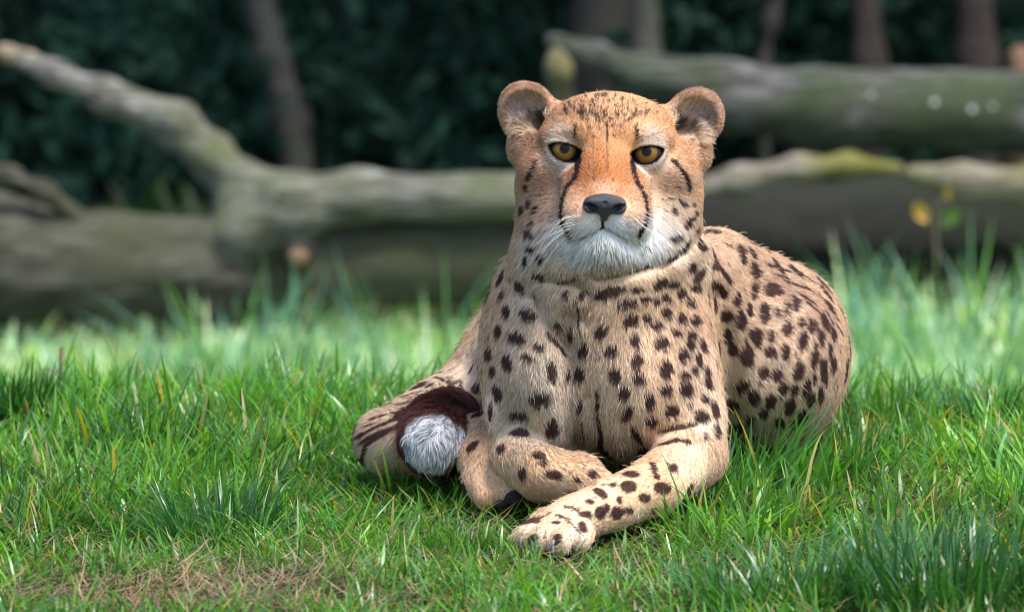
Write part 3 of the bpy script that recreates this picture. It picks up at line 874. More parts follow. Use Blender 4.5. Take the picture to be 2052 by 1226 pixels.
for k, t in enumerate(ts):
    PT[:, k] = RO - RN * 0.0006 + (RN * (lift * (t - 0.38 * t * t))[:, None] + T * (t * (0.70 + 0.25 * t))) * _len[:, None] + LS * (0.45 * t * t * _strong)[:, None] + LS2 * (0.6 * t * t)
jitter = rng.normal(1.0, np.where(_hd2 < 0.15, 0.32, 0.26), n) * (0.86 + 0.28 * vnoise(RO * 90.0))
FCJ = np.clip(FC * jitter[:, None], 0.004, 0.92)
_td = FT & (rng.random(n) < 0.22) & (FC.mean(1) > 0.4)
FCJ = np.where(_td[:, None], FCJ * 0.18, FCJ)
pale = (rng.random(n) < 0.10) & (FC.mean(1) > 0.12)
FCJ = np.where(pale[:, None], FCJ * 0.6 + 0.32, FCJ)
hc = bpy.data.hair_curves.new('fur')
hc.add_curves(np.full(n, 4, np.int32).tolist())
hc.position_data.foreach_set('vector', PT.reshape(-1).astype(np.float32))
rad = np.tile(np.array([1.0, 0.95, 0.7, 0.12]), (n, 1)) * np.where(_hd2 < 0.15, 0.00022 + 0.00008 * _strong, 0.00023 + 0.00006 * _strong)[:, None] * rng.uniform(0.75, 1.25, n)[:, None]
ra = hc.attributes.get('radius') or hc.attributes.new('radius', 'FLOAT', 'POINT')
ra.data.foreach_set('value', rad.reshape(-1).astype(np.float32))
ca = hc.attributes.new('coat', 'FLOAT_COLOR', 'CURVE')
_c4 = np.ones((n, 4), np.float32); _c4[:, :3] = FCJ
ca.data.foreach_set('color', _c4.ravel())
def coat_mat(name, fur):
    t = NT(name)
    a = t.add('ShaderNodeAttribute', attribute_name='coat')
    b = t.add('ShaderNodeBsdfPrincipled', Roughness=0.55)
    b.inputs['Specular IOR Level'].default_value = 0.28 if fur else 0.1
    t.l(a.outputs['Color'], b.inputs['Base Color'])
    if fur:
        tr = t.add('ShaderNodeBsdfTranslucent'); t.l(a.outputs['Color'], tr.inputs['Color'])
        m = t.add('ShaderNodeMixShader'); m.inputs[0].default_value = 0.25
        t.l(b.outputs[0], m.inputs[1]); t.l(tr.outputs[0], m.inputs[2]); t.l(m.outputs[0], t.out.inputs[0])
    else:
        t.l(b.outputs[0], t.out.inputs[0])
    return t.m
M_FUR = coat_mat('fur', True); M_SKIN = coat_mat('skin', False)
CHEETAH = tag(empty('cheetah', (P(1200, 930, 0.1)[0], 8.1, 0.0)), 'spotted cheetah lying on the grass with fore legs crossed, gazing straight ahead', 'cheetah')
_bm = mesh_np('body', BV, BF)
SKC, _sl, _sr, _st, _sc = paint(BV)
set_color(_bm, 'coat', np.clip(SKC * 0.9, 0, 1))
BODY = link('body', _bm, M_SKIN, CHEETAH)
hc.materials.append(M_FUR)
FUR = bpy.data.objects.new('fur', hc); COL.objects.link(FUR)
FUR.parent = BODY; FUR.matrix_parent_inverse = BODY.matrix_world.inverted()
FUR['kind'] = 'stuff'
print('FUR', n, round(time.time() - T0, 1))
# ------------------------------------------------------------------ eyes, nose, whiskers, claws, pads
def uv_sphere(c, r, X, Y, Z, nu=40, nv=28):
    """pole along Z"""
    v = []; f = []
    for i in range(nv + 1):
        th = math.pi * i / nv
        for j in range(nu):
            ph = 2 * math.pi * j / nu
            v.append(c + r * (math.sin(th) * math.cos(ph) * X + math.sin(th) * math.sin(ph) * Y + math.cos(th) * Z))
    for i in range(nv):
        for j in range(nu):
            f.append((i * nu + j, (i + 1) * nu + j, (i + 1) * nu + (j + 1) % nu, i * nu + (j + 1) % nu))
    return np.array(v), np.array(f)
def eye_material():
    t = NT('eye')
    a = t.add('ShaderNodeAttribute', attribute_name='ring')      # distance from the pupil's centre, mm
    nz = t.noise(900.0, 3)
    r = t.ramp([(0.0, (0.004, 0.004, 0.005)), (0.285, (0.004, 0.004, 0.005)), (0.315, (0.08, 0.04, 0.009)), (0.42, (0.19, 0.10, 0.022)),
                (0.62, (0.17, 0.082, 0.016)), (0.73, (0.10, 0.05, 0.014)), (0.80, (0.012, 0.009, 0.01)), (1.0, (0.02, 0.016, 0.016))], a.outputs['Fac'])
    c = t.mix(0.35, r.outputs[0], nz.outputs['Fac'], 'OVERLAY')
    b = t.add('ShaderNodeBsdfPrincipled', Roughness=0.35)
    b.inputs['Coat Weight'].default_value = 0.22; b.inputs['Coat Roughness'].default_value = 0.02
    b.inputs['Specular IOR Level'].default_value = 0.05
    t.l(c, b.inputs['Base Color']); t.l(b.outputs[0], t.out.inputs[0])
    return t.m
M_EYE = eye_material()
for sx in (-1, 1):
    c = HEAD.pt(EYE_C * np.array([sx, 1, 1]))
    ax = nrm((CAM - c)[None])[0] + UPV * 0.20 - RGT * 0.02
    ax = nrm(ax[None])[0]; X = nrm(np.cross(UPV, ax)[None])[0]; Y = np.cross(ax, X)
    v, f = uv_sphere(c, EYE_R, X, Y, ax, 48, 40)
    me = mesh_np('eye', v, f)
    ring = np.arccos(np.clip(((v - c) @ ax) / EYE_R, -1, 1)) * EYE_R / 0.016
    at = me.attributes.new('ring', 'FLOAT', 'POINT'); at.data.foreach_set('value', ring.astype(np.float32))
    link('eye', me, M_EYE, CHEETAH)
# nose leather
_n1 = E3((0, -49, 68), (20, 7.6, 14)); _n2 = E3((13, -54.5, 69.5), (8.6, 7.2, 10.5)); _n3 = C3((0, -53, 73), (0, -65, 70), 9.5, 3.8)
_nh = E3((12.6, -55.4, 80), (6.6, 3.4, 9), rotz(math.radians(30))); _ns = E3((19, -52.6, 77), (4, 1.6, 6), rotz(math.radians(20)))
def nose_sdf(p):
    q = mirror(p)
    d = smin(_n1(q), _n2(q), 5 * mm); d = smin(d, _n3(q), 6 * mm)
    d = smax(d, -_nh(q), 2 * mm); d = smax(d, -_ns(q), 1.5 * mm)
    gro = np.hypot(q[:, 0], q[:, 2] - 84.0 * mm) - 1.8 * mm
    return np.where(q[:, 1] < -49 * mm, smax(d, -gro, 3 * mm), d)
NV, NF = mesh_sdf(nose_sdf, np.array([-26, -76, 48]) * mm, np.array([26, -34, 92]) * mm, 0.0007, B=8)
NV = NV + vnoise3(NV * 700) * 0.00016
NV = np.array(HEAD.o) + NV @ HEAD.R.T
def nose_material():
    t = NT('nose_leather')
    b = t.add('ShaderNodeBsdfPrincipled', Roughness=0.42)
    b.inputs['Specular IOR Level'].default_value = 0.7
    nz = t.noise(350.0, 4); r = t.ramp([(0.3, (0.012, 0.013, 0.018)), (0.7, (0.035, 0.036, 0.046))], nz.outputs[0])
    vo = t.add('ShaderNodeTexVoronoi', Scale=900.0); bm = t.add('ShaderNodeBump', Strength=0.5, Distance=0.0006)
    t.l(vo.outputs[0], bm.inputs['Height']); t.l(bm.outputs[0], b.inputs['Normal'])
    t.l(r.outputs[0], b.inputs['Base Color']); t.l(b.outputs[0], t.out.inputs[0])
    return t.m
link('nose', mesh_np('nose', NV, NF), nose_material(), CHEETAH)
def tube(pts, rads, sides=5):
    pts = np.asarray(pts, float); n = len(pts); v = []
    tan = nrm(np.gradient(pts, axis=0))
    up = np.array([0.0, 0.0, 1.0]) if abs(tan[0][2]) < 0.9 else np.array([1.0, 0, 0])
    for i in range(n):
        a = nrm(np.cross(tan[i], up)[None])[0]; b = np.cross(tan[i], a)
        for k in range(sides):
            t = 2 * math.pi * k / sides
            v.append(pts[i] + rads[i] * (a * math.cos(t) + b * math.sin(t)))
    f = [(i * sides + k, i * sides + (k + 1) % sides, (i + 1) * sides + (k + 1) % sides, (i + 1) * sides + k) for i in range(n - 1) for k in range(sides)]
    return np.array(v), np.array(f)
M_WHISK = simple_mat('whisker', (0.85, 0.85, 0.86), 0.3)
_wr = np.random.default_rng(5)
for sx in (-1, 1):
    for k in range(11):
        bx, by = _wr.uniform(22, 40), _wr.uniform(-80, -58)
        px, py = 1214 + sx * bx * 2 - (1 if sx > 0 else 3), 308 - by * 2
        h, nn = hit(px, py)
        if h is None: continue
        L = _wr.uniform(0.030, 0.062)
        d = nrm((nn * 0.55 + RGT * sx * _wr.uniform(0.6, 1.0) + UPV * _wr.uniform(-0.7, 0.1))[None])[0]
        q = [h + d * L * t + (np.array([0, 0, -1.0]) * 0.30 - nn * 0.25) * L * t * t for t in np.linspace(0, 1, 8)]
        v, f = tube(q, np.linspace(0.00021, 0.00006, 8), 4)
        link('whisker', mesh_np('whisker', v, f), M_WHISK, CHEETAH)
M_CLAW = simple_mat('claw', (0.30, 0.28, 0.27), 0.3, 0.6, 0.3); M_PAD = simple_mat('paw_pad', (0.018, 0.016, 0.018), 0.85, 0.2)
for a, b, dd in ((1045, 1086, -0.268), (1068, 1092, -0.284), (1110, 1096, -0.284), (1158, 1094, -0.264)):
    c0 = P(a, b - 10, dd + 0.014); q = [c0 + np.array([-0.10 * t, -0.6 * t, -0.1 * t - 0.9 * t * t]) * 0.010 for t in np.linspace(0, 1, 7)]
    v, f = tube(q, np.array([2.3, 2.2, 2.0, 1.7, 1.3, 0.8, 0.2]) * mm, 8)
    link('claw', mesh_np('claw', v, f), M_CLAW, CHEETAH)
def pad(px, py, d, r):
    fn = f_ell(P(px, py, d), np.array(r) * mm)
    v, f = mesh_sdf(fn, P(px, py, d) - 0.03, P(px, py, d) + 0.03, 0.0016)
    link('paw_pad', mesh_np('paw_pad', v + vnoise3(v * 200) * 0.0006, f), M_PAD, CHEETAH)
pad(1032, 1000, -0.03, (11, 9, 9)); pad(1006, 1010, -0.03, (7, 7, 5))
# ------------------------------------------------------------------ ground: a low crest under the animal, a shallow dip behind it, the wood's floor beyond
def gz(x, y):
    x = np.asarray(x, float); y = np.asarray(y, float)
    cy = 8.80 - 0.16 * np.clip(x, -0.8, 0.8)
    z = -0.46 * sstep(cy - 0.10, cy + 1.9, y) - 0.10 * sstep(10.8, 13.5, y) + 0.12 * sstep(15.0, 26.0, y)
    p = np.stack([x.ravel(), y.ravel(), np.zeros(x.size)], 1)
    b = (fbm(p * 3.1, 3) - 0.5) * 0.035 + (fbm(p * 14.0, 2) - 0.5) * 0.010
    b = b.reshape(x.shape)
    under = np.exp(-(((x - 0.1) / 0.35) ** 2 + ((y - 8.05) / 0.45) ** 2) ** 2)
    return z + b * (1 - 0.85 * under) * sstep(60, 30, y) - 0.004
def G(px, py):
    """ground point under a photo position"""
    d = P(px, py) - CAM; t = np.linspace(6.5, 18, 1200) / d[1]
    q = CAM + t[:, None] * d
    k = np.argmax(q[:, 2] < gz(q[:, 0], q[:, 1]))
    return q[k]
def sheet(xs, ys):
    X, Y = np.meshgrid(xs, ys, indexing='ij')
    Z = gz(X, Y); nx, ny = X.shape
    i = np.arange(nx * ny).reshape(nx, ny)
    f = np.stack([i[:-1, :-1], i[1:, :-1], i[1:, 1:], i[:-1, 1:]], -1).reshape(-1, 4)
    return np.stack([X, Y, Z], -1).reshape(-1, 3), f
_xs = np.concatenate([[-150, -60, -25, -10, -5, -4, -3, -2.5], np.linspace(-2, 2, 161), [2.5, 3, 4, 5, 10, 25, 60, 150]])
_ys = np.concatenate([[-150, -60, -20, -5, 0, 3, 5], np.linspace(6, 11, 201), np.linspace(11.1, 20, 60), [24, 30, 45, 80, 150, 250]])
def soil_material():
    t = NT('soil')
    geo = t.add('ShaderNodeNewGeometry')
    n1 = t.noise(14.0, 6, 0.6, geo.outputs['Position']); n2 = t.noise(160.0, 4, 0.6, geo.outputs['Position'])
    c1 = t.ramp([(0.30, (0.020, 0.030, 0.010)), (0.5, (0.045, 0.040, 0.018)), (0.7, (0.10, 0.078, 0.045))], n1.outputs[0])
    c2 = t.ramp([(0.3, (0.45, 0.45, 0.45)), (0.7, (1.0, 1.0, 1.0))], n2.outputs[0])
    c = t.mix(1.0, c1.outputs[0], c2.outputs[0], 'MULTIPLY')
    # leaf litter on the wood's floor
    sx = t.add('ShaderNodeSeparateXYZ'); t.l(geo.outputs['Position'], sx.inputs[0])
    mr = t.add('ShaderNodeMapRange'); mr.inputs[1].default_value = 14.4; mr.inputs[2].default_value = 15.6
    t.l(sx.outputs['Y'], mr.inputs[0])
    n3 = t.noise(9.0, 5, 0.6, geo.outputs['Position'])
    lit = t.ramp([(0.35, (0.010, 0.016, 0.009)), (0.65, (0.030, 0.026, 0.015))], n3.outputs[0])
    c = t.mix(mr.outputs[0], c, lit.outputs[0])
    b = t.add('ShaderNodeBsdfPrincipled', Roughness=0.9)
    b.inputs['Specular IOR Level'].default_value = 0.05
    bm = t.add('ShaderNodeBump', Strength=0.8, Distance=0.01)
    t.l(n2.outputs[0], bm.inputs['Height']); t.l(bm.outputs[0], b.inputs['Normal'])
    t.l(c, b.inputs['Base Color']); t.l(b.outputs[0], t.out.inputs[0])
    return t.m
_gv, _gf = sheet(_xs, _ys)
tag(link('ground', mesh_np('ground', _gv, _gf), soil_material()), kind='structure')

# ------------------------------------------------------------------ grass
def blades(base, length, width, az, lean, curl, col, segs=4, tipcol=None):
    """numpy arrays per blade -> vertices, faces (list), colours"""
    n = len(base)
    d = np.stack([np.cos(az), np.sin(az), np.zeros(n)], 1)            # the way it leans
    side = np.stack([-np.sin(az + rngg.normal(0, 0.6, n)), np.cos(az + rngg.normal(0, 0.6, n)), np.zeros(n)], 1)
    side = nrm(side)
    ts = np.linspace(0, 1, segs + 1)
    prof = np.interp(ts, [0, 0.35, 0.7, 1.0], [0.75, 1.0, 0.72, 0.0])
    V = np.empty((n, 2 * segs + 1, 3)); C = np.empty((n, 2 * segs + 1, 3))
    pos = base.copy(); ang = lean.copy()
    for k in range(segs + 1):
        t = ts[k]
        if k:
            ang = lean + curl * (t - 0.5 / segs)
            st = length / segs
            pos = pos + (d * np.sin(ang)[:, None] + np.array([0, 0, 1.0]) * np.cos(ang)[:, None]) * st[:, None]
        c = col * (0.93 + 0.12 * t)  # slightly darker base: a touch of ground shade in the blade colour
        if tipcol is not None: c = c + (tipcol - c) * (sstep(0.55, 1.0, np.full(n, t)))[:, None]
        if k < segs:
            V[:, 2 * k] = pos - side * (width * prof[k] * 0.5)[:, None]
            V[:, 2 * k + 1] = pos + side * (width * prof[k] * 0.5)[:, None]
            C[:, 2 * k] = c; C[:, 2 * k + 1] = c
        else:
            V[:, 2 * segs] = pos; C[:, 2 * segs] = c
    m = 2 * segs + 1; o = (np.arange(n) * m)[:, None]
    q = np.concatenate([o + np.array([[2 * k, 2 * k + 1, 2 * k + 3, 2 * k + 2]]) for k in range(segs - 1)])
    tr = o + np.array([[2 * segs - 2, 2 * segs - 1, 2 * segs]])
    return V, [q, tr], C
rngg = np.random.default_rng(21)
def grass_material():
    t = NT('grass_blade')
    a = t.add('ShaderNodeAttribute', attribute_name='tint')
    b = t.add('ShaderNodeBsdfPrincipled', Roughness=0.30)
    b.inputs['Specular IOR Level'].default_value = 0.5
    t.l(a.outputs['Color'], b.inputs['Base Color'])
    g = t.mix(1.0, a.outputs['Color'], (1.25, 1.35, 0.5), 'MULTIPLY')
    tr = t.add('ShaderNodeBsdfTranslucent'); t.l(g, tr.inputs['Color'])
    m = t.add('ShaderNodeMixShader'); m.inputs[0].default_value = 0.42
    t.l(b.outputs[0], m.inputs[1]); t.l(tr.outputs[0], m.inputs[2]); t.l(m.outputs[0], t.out.inputs[0])
    return t.m
M_GRASS = grass_material()
def clear_of_body(base, length, az, lean, curl):
    ok = np.ones(len(base), bool)
    nb = (base[:, 1] > 7.55) & (base[:, 1] < 9.0) & (base[:, 0] > -0.25) & (base[:, 0] < 0.45)
    d = np.stack([np.cos(az), np.sin(az), np.zeros(len(az))], 1)
    for f in (0.0, 0.5, 1.0):
        a = lean + curl * f * 0.6
        q = base + (d * np.sin(a)[:, None] + np.array([0, 0, 1.0]) * np.cos(a)[:, None]) * (length * f)[:, None] + np.array([0, 0, 0.004])
        ok[nb] &= body_sdf(q[nb]) > (0.004 if f < 0.9 else 0.0)
    return ok
GREENS = np.array([1.4, 1.4, 1.2]) * np.array([[0.050, 0.150, 0.022], [0.070, 0.185, 0.028], [0.040, 0.130, 0.035], [0.095, 0.200, 0.030], [0.055, 0.160, 0.060], [0.130, 0.210, 0.035]])
def tint(n, p):
    k = rngg.choice(len(GREENS), n, p=[0.26, 0.26, 0.18, 0.14, 0.10, 0.06])
    c = GREENS[k] * rngg.uniform(0.55, 1.45, n)[:, None]
    patch = fbm(np.stack([p[:, 0] * 6, p[:, 1] * 4, np.zeros(n)], 1), 3)
    c *= (0.35 + 1.25 * patch)[:, None]
    dry = rngg.random(n) < 0.045
    c[dry] = np.array([0.34, 0.27, 0.11]) * rngg.uniform(0.6, 1.2, dry.sum())[:, None]
    yel = rngg.random(n) < 0.012
    c[yel] = np.array([0.42, 0.30, 0.02])
    return c
def make_grass(name, n, x0, x1, y0, y1, Lm, Ls, Wm, segs=4, thin=None, lo_lean=0.15, hi_lean=0.95, bright=1.0, pale=0.0):
    x = rngg.uniform(x0, x1, n); y = rngg.uniform(y0, y1, n)
    p = np.stack([x, y, np.zeros(n)], 1)
    dens = fbm(p * np.array([9, 7, 1]), 3)
    if thin is not None:
        keep = rngg.random(n) < thin(x, y) * sstep(0.22, 0.46, dens)
    else:
        keep = rngg.random(n) < sstep(0.12, 0.40, dens)
    x, y, dens = x[keep], y[keep], dens[keep]; n = len(x); p = p[keep]
    base = np.stack([x, y, gz(x, y) - 0.003], 1)
    clump = fbm(p * np.array([11, 9, 1]) + 5.0, 2)
    L = np.clip(rngg.normal(Lm, Ls, n), Lm * 0.35, Lm * 2.6) * (0.30 + 1.45 * clump)
    W = Wm * rngg.uniform(0.5, 1.35, n)
    az = rngg.uniform(0, 2 * math.pi, n) * 0.75 + 6.0 * vnoise(p * np.array([8, 8, 1]) + 9)
    lean = rngg.uniform(lo_lean, hi_lean, n) ** 1.2; curl = rngg.uniform(0.1, 1.3, n)
    ok = clear_of_body(base, L, az, lean, curl)
    base, L, W, az, lean, curl = base[ok], L[ok], W[ok], az[ok], lean[ok], curl[ok]
    c = tint(len(base), base) * bright + np.array([0.80, 1.0, 0.80]) * pale * rngg.uniform(0, 2, len(base))[:, None]  # pale mixes the sheen of backlit grass into the tint
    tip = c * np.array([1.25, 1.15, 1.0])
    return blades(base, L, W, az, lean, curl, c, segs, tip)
def join(parts):
    V, Q, T_, C, o = [], [], [], [], 0
    for v, f, c in parts:
        m = v.shape[0] * v.shape[1]
        V.append(v.reshape(-1, 3)); C.append(c.reshape(-1, 3)); Q.append(f[0] + o); T_.append(f[1] + o); o += m
    return np.concatenate(V), [np.concatenate(Q), np.concatenate(T_)], np.concatenate(C)
def grass_object(name, parts, mat=None):
    v, f, c = join(parts)
    me = mesh_np(name, v, f); set_color(me, 'tint', np.clip(c, 0, 0.95))
    return link(name, me, mat or M_GRASS)
bare = lambda x, y: 1.0 - 0.88 * np.exp(-(((x + 0.28) / 0.17) ** 2 + ((y - 7.46) / 0.10) ** 2)) - 0.80 * np.exp(-(((x - 0.38) / 0.12) ** 2 + ((y - 8.08) / 0.14) ** 2)) - 0.5 * np.exp(-(((x + 0.05) / 0.10) ** 2 + ((y - 7.75) / 0.14) ** 2)) - 0.6 * np.exp(-(((x + 0.48) / 0.07) ** 2 + ((y - 8.1) / 0.12) ** 2))
lawn = [make_grass('lawn', 46000, -0.72, 0.72, 7.0, 8.0, 0.033, 0.012, 0.0026, 4, bare, 0.25, 1.35),
        make_grass('lawn', 54000, -0.75, 0.75, 7.9, 9.0, 0.036, 0.013, 0.0029, 4, bare, 0.25, 1.25),
        make_grass('lawn', 7000, -0.75, 0.75, 8.0, 8.95, 0.046, 0.014, 0.0040, 4, None, 0.08, 0.8),
        make_grass('lawn', 5000, -1.0, 1.0, 9.0, 10.6, 0.06, 0.02, 0.0040, 4, None, 0.08, 0.9, 1.0),
        make_grass('lawn', 26000, -1.5, 0.15, 10.6, 13.7, 0.055, 0.018, 0.0060, 4, None, 0.08, 1.0, 0.9, 0.42),
        make_grass('lawn', 20000, 0.10, 1.5, 10.6, 13.8, 0.095, 0.032, 0.0068, 4, None, 0.08, 0.9, 0.9, 0.42),
        make_grass('lawn', 16000, -4.0, 4.0, 9.0, 14.5, 0.080, 0.025, 0.0090, 4, lambda x, y: (np.abs(x) > 1.4) * 1.0, 0.08, 0.9, 0.9, 0.30),
        make_grass('lawn', 5500, 0.15, 0.75, 7.72, 8.7, 0.056, 0.014, 0.0042, 5, None, 0.1, 0.95, 1.15),
        make_grass('lawn', 4500, -0.70, -0.12, 7.95, 8.8, 0.050, 0.014, 0.0038, 5, None, 0.1, 0.95, 1.1),
        make_grass('lawn', 5000, -1.5, 1.5, 13.8, 15.6, 0.08, 0.02, 0.0080, 4, None, 0.08, 0.9, 0.3),
        make_grass('lawn', 30000, -2.4, 2.4, 5.5, 14.0, 0.06, 0.02, 0.0070, 4, lambda x, y: (np.abs(x) > np.where(y < 9.0, 0.72, 1.2)) * 1.0)]
tag(grass_object('grass', lawn), 'lush green lawn grass with short and long blades', 'grass', kind='stuff')
print('GRASS', sum(len(a[0]) for a in lawn), round(time.time() - T0, 1))
# dead thatch lying between the blades
def straw(n, cx, cy, sx, sy, L=0.05):
    x = rngg.normal(cx, sx, n); y = rngg.normal(cy, sy, n)
    base = np.stack([x, y, gz(x, y) + rngg.uniform(0.003, 0.016, n)], 1)
    az = rngg.uniform(0, 2 * math.pi, n) * 0.35 + rngg.choice([0.0, math.pi], n)
    lean = rngg.normal(1.5, 0.10, n); curl = rngg.normal(0.0, 0.35, n)
    Ln = L * rngg.uniform(0.4, 1.4, n)
    ok = clear_of_body(base, Ln, az, lean, curl)
    c = np.array([0.26, 0.185, 0.105]) * rngg.uniform(0.35, 1.35, n)[:, None] * np.array([1, 1, 1]) 
    red = rngg.random(n) < 0.15; c[red] *= np.array([1.1, 0.75, 0.6])
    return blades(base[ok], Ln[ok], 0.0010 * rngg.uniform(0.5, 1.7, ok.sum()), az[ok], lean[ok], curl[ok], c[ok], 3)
thatch = [straw(2600, -0.28, 7.46, 0.15, 0.08), straw(2200, 0.38, 8.08, 0.11, 0.11, 0.06), straw(700, -0.05, 7.72, 0.12, 0.12), straw(500, -0.50, 8.1, 0.06, 0.12),
          straw(3600, 0.0, 7.7, 0.5, 0.40), straw(300, 0.22, 7.75, 0.07, 0.06), straw(400, 0.0, 9.0, 0.6, 0.4)]
def straw_material():
    t = NT('dry_straw'); a = t.add('ShaderNodeAttribute', attribute_name='tint')
    b = t.add('ShaderNodeBsdfPrincipled', Roughness=0.6); t.l(a.outputs['Color'], b.inputs['Base Color']); t.l(b.outputs[0], t.out.inputs[0])
    return t.m
M_STRAW = straw_material()
tag(grass_object('dry_thatch', thatch, M_STRAW), 'dry brown straw lying flat between the green blades', 'straw', kind='stuff')
# single tufts that stand out
def tuft(px, py, n, L, spread, W, label, col=(0.05, 0.15, 0.028), lean=(0.05, 0.75), at=None, group=None):
    c = G(px, py) if at is None else at
    az = rngg.uniform(0, 2 * math.pi, n); r = spread * np.sqrt(rngg.random(n))
    x = c[0] + r * np.cos(az); y = c[1] + r * np.sin(az)
    base = np.stack([x, y, gz(x, y) - 0.003], 1)
    ln = rngg.uniform(lean[0], lean[1], n); cu = rngg.uniform(0.0, 0.9, n); Ln = L * rngg.uniform(0.45, 1.15, n)
    az = az + rngg.normal(0, 0.7, n)
    ok = clear_of_body(base, Ln, az, ln, cu)
    if ok.sum() < 3: print('TUFT EMPTY', px, py); return None
    k = rngg.uniform(0.6, 1.45, n)
    cc = np.array(col) * k[:, None]; cc[:, 2] *= rngg.uniform(0.6, 2.0, n)
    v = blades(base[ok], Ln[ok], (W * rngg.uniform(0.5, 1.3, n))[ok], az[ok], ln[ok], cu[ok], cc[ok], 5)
    o = grass_object('grass_tuft', [v])
    tag(o, label, 'grass tuft', group or 'tufts standing out of the lawn')
    return o
tuft(30, 865, 170, 0.085, 0.035, 0.0040, 'tall dark grass tuft beside the dead forked stem', (0.035, 0.12, 0.02), (0.02, 0.35))
tuft(300, 905, 420, 0.065, 0.060, 0.0026, 'dense dark green mound of grass in the lawn below the forked branch', (0.035, 0.115, 0.025), (0.1, 1.1))
tuft(430, 1080, 460, 0.070, 0.060, 0.0026, 'deep green tussock with blades fanning outwards over dry thatch', (0.035, 0.125, 0.022), (0.15, 1.2))
tuft(900, 1120, 260, 0.042, 0.055, 0.0024, 'short bright tuft in front of the outstretched paw', (0.055, 0.18, 0.018), (0.05, 0.6))
tuft(1500, 1012, 170, 0.120, 0.040, 0.0046, 'tall broad bladed tuft growing against the cheetah flank', (0.10, 0.28, 0.05), (0.0, 0.38))
tuft(1430, 1040, 150, 0.095, 0.035, 0.0044, 'broad bladed tuft beside the cheetah elbow', (0.085, 0.25, 0.06), (0.05, 0.7))
tuft(1620, 1000, 200, 0.095, 0.060, 0.0042, 'bright tuft growing at the foot of the cheetah rump', (0.09, 0.26, 0.045), (0.0, 0.5))
tuft(1790, 860, 90, 0.070, 0.040, 0.0040, 'loose tuft with a bent leading blade on the crest behind the cheetah', (0.07, 0.20, 0.03), (0.02, 0.6))
tuft(1990, 890, 240, 0.085, 0.060, 0.0040, 'tall full tuft on the crest below the mossy log', (0.055, 0.175, 0.03), (0.02, 0.6))
tuft(1560, 1215, 300, 0.062, 0.085, 0.0036, 'dark soft tuft growing thinly in front of the dry patch', (0.045, 0.145, 0.028), (0.03, 0.6))
tuft(1900, 1215, 460, 0.085, 0.105, 0.0038, 'big dark upright tuft at the corner of the lawn', (0.038, 0.130, 0.026), (0.02, 0.55))
tuft(640, 850, 160, 0.060, 0.080, 0.0036, 'bright tuft on the crest behind the cheetah tail', (0.075, 0.21, 0.03), (0.03, 0.6))
for _px, _d, _n, _L, _lb in ((500, 5.0, 46, 0.31, 'long pale blades rising before the cut branch stub'),
        (850, 4.9, 40, 0.31, 'long pale blades leaning before the log beside the cheetah shoulder'),
        (1740, 4.7, 70, 0.31, 'long pale blades rising between the cheetah rump and the yellow leaf'),
        (1920, 4.9, 60, 0.35, 'tall pale blades beside the stalk of the yellow leaf'),
        (1490, 5.0, 46, 0.35, 'long pale blades behind the cheetah shoulder, under the weathered branch'),
        (1610, 4.4, 80, 0.24, 'pale leafy tuft just behind the cheetah back'),
        (250, 4.7, 60, 0.19, 'low pale tuft before the thick end of the forked log'),
        (2010, 4.2, 100, 0.24, 'wide pale tuft beneath the moss covered log')):
    tuft(0, 0, _n * 2, _L * 0.85, 0.12, 0.0078, _lb, (0.15, 0.32, 0.13), (0.05, 0.9), at=P(_px, 600, _d), group='pale tufts in the dip before the fallen logs')
# the dead forked stem
_c = G(118, 815)
STEM = tag(empty('dead_stem', tuple(_c)), 'dead brown forked stem standing upright in the grass', 'dead stem')
M_STEM = simple_mat('dead_stem', (0.22, 0.15, 0.09), 0.8)
_pa = [_c, P(118, 775, _c[1] / math.cos(PITCH) - DIST), P(121, 735, 0), P(124, 698, 0)]
_dd = (_c - CAM) @ FWD - DIST
_q = [P(119, 815, _dd), P(118, 780, _dd), P(121, 750, _dd), P(122, 722, _dd), P(124, 696, _dd)]
v, f = tube(_q, np.array([1.6, 1.7, 1.8, 2.6, 2.4]) * mm, 7); link('stalk', mesh_np('stalk', v, f), M_STEM, STEM)
v, f = tube([P(121, 746, _dd), P(104, 742, _dd - .005), P(88, 738, _dd - .008)], np.array([1.2, 0.9, 0.5]) * mm, 6); link('side_twig', mesh_np('side_twig', v, f), M_STEM, STEM)
v, f = tube([P(119, 760, _dd), P(134, 790, _dd - .01), P(160, 820, _dd - .02)], np.array([1.0, 0.9, 0.5]) * mm, 6); link('side_twig', mesh_np('side_twig', v, f), M_STEM, STEM)
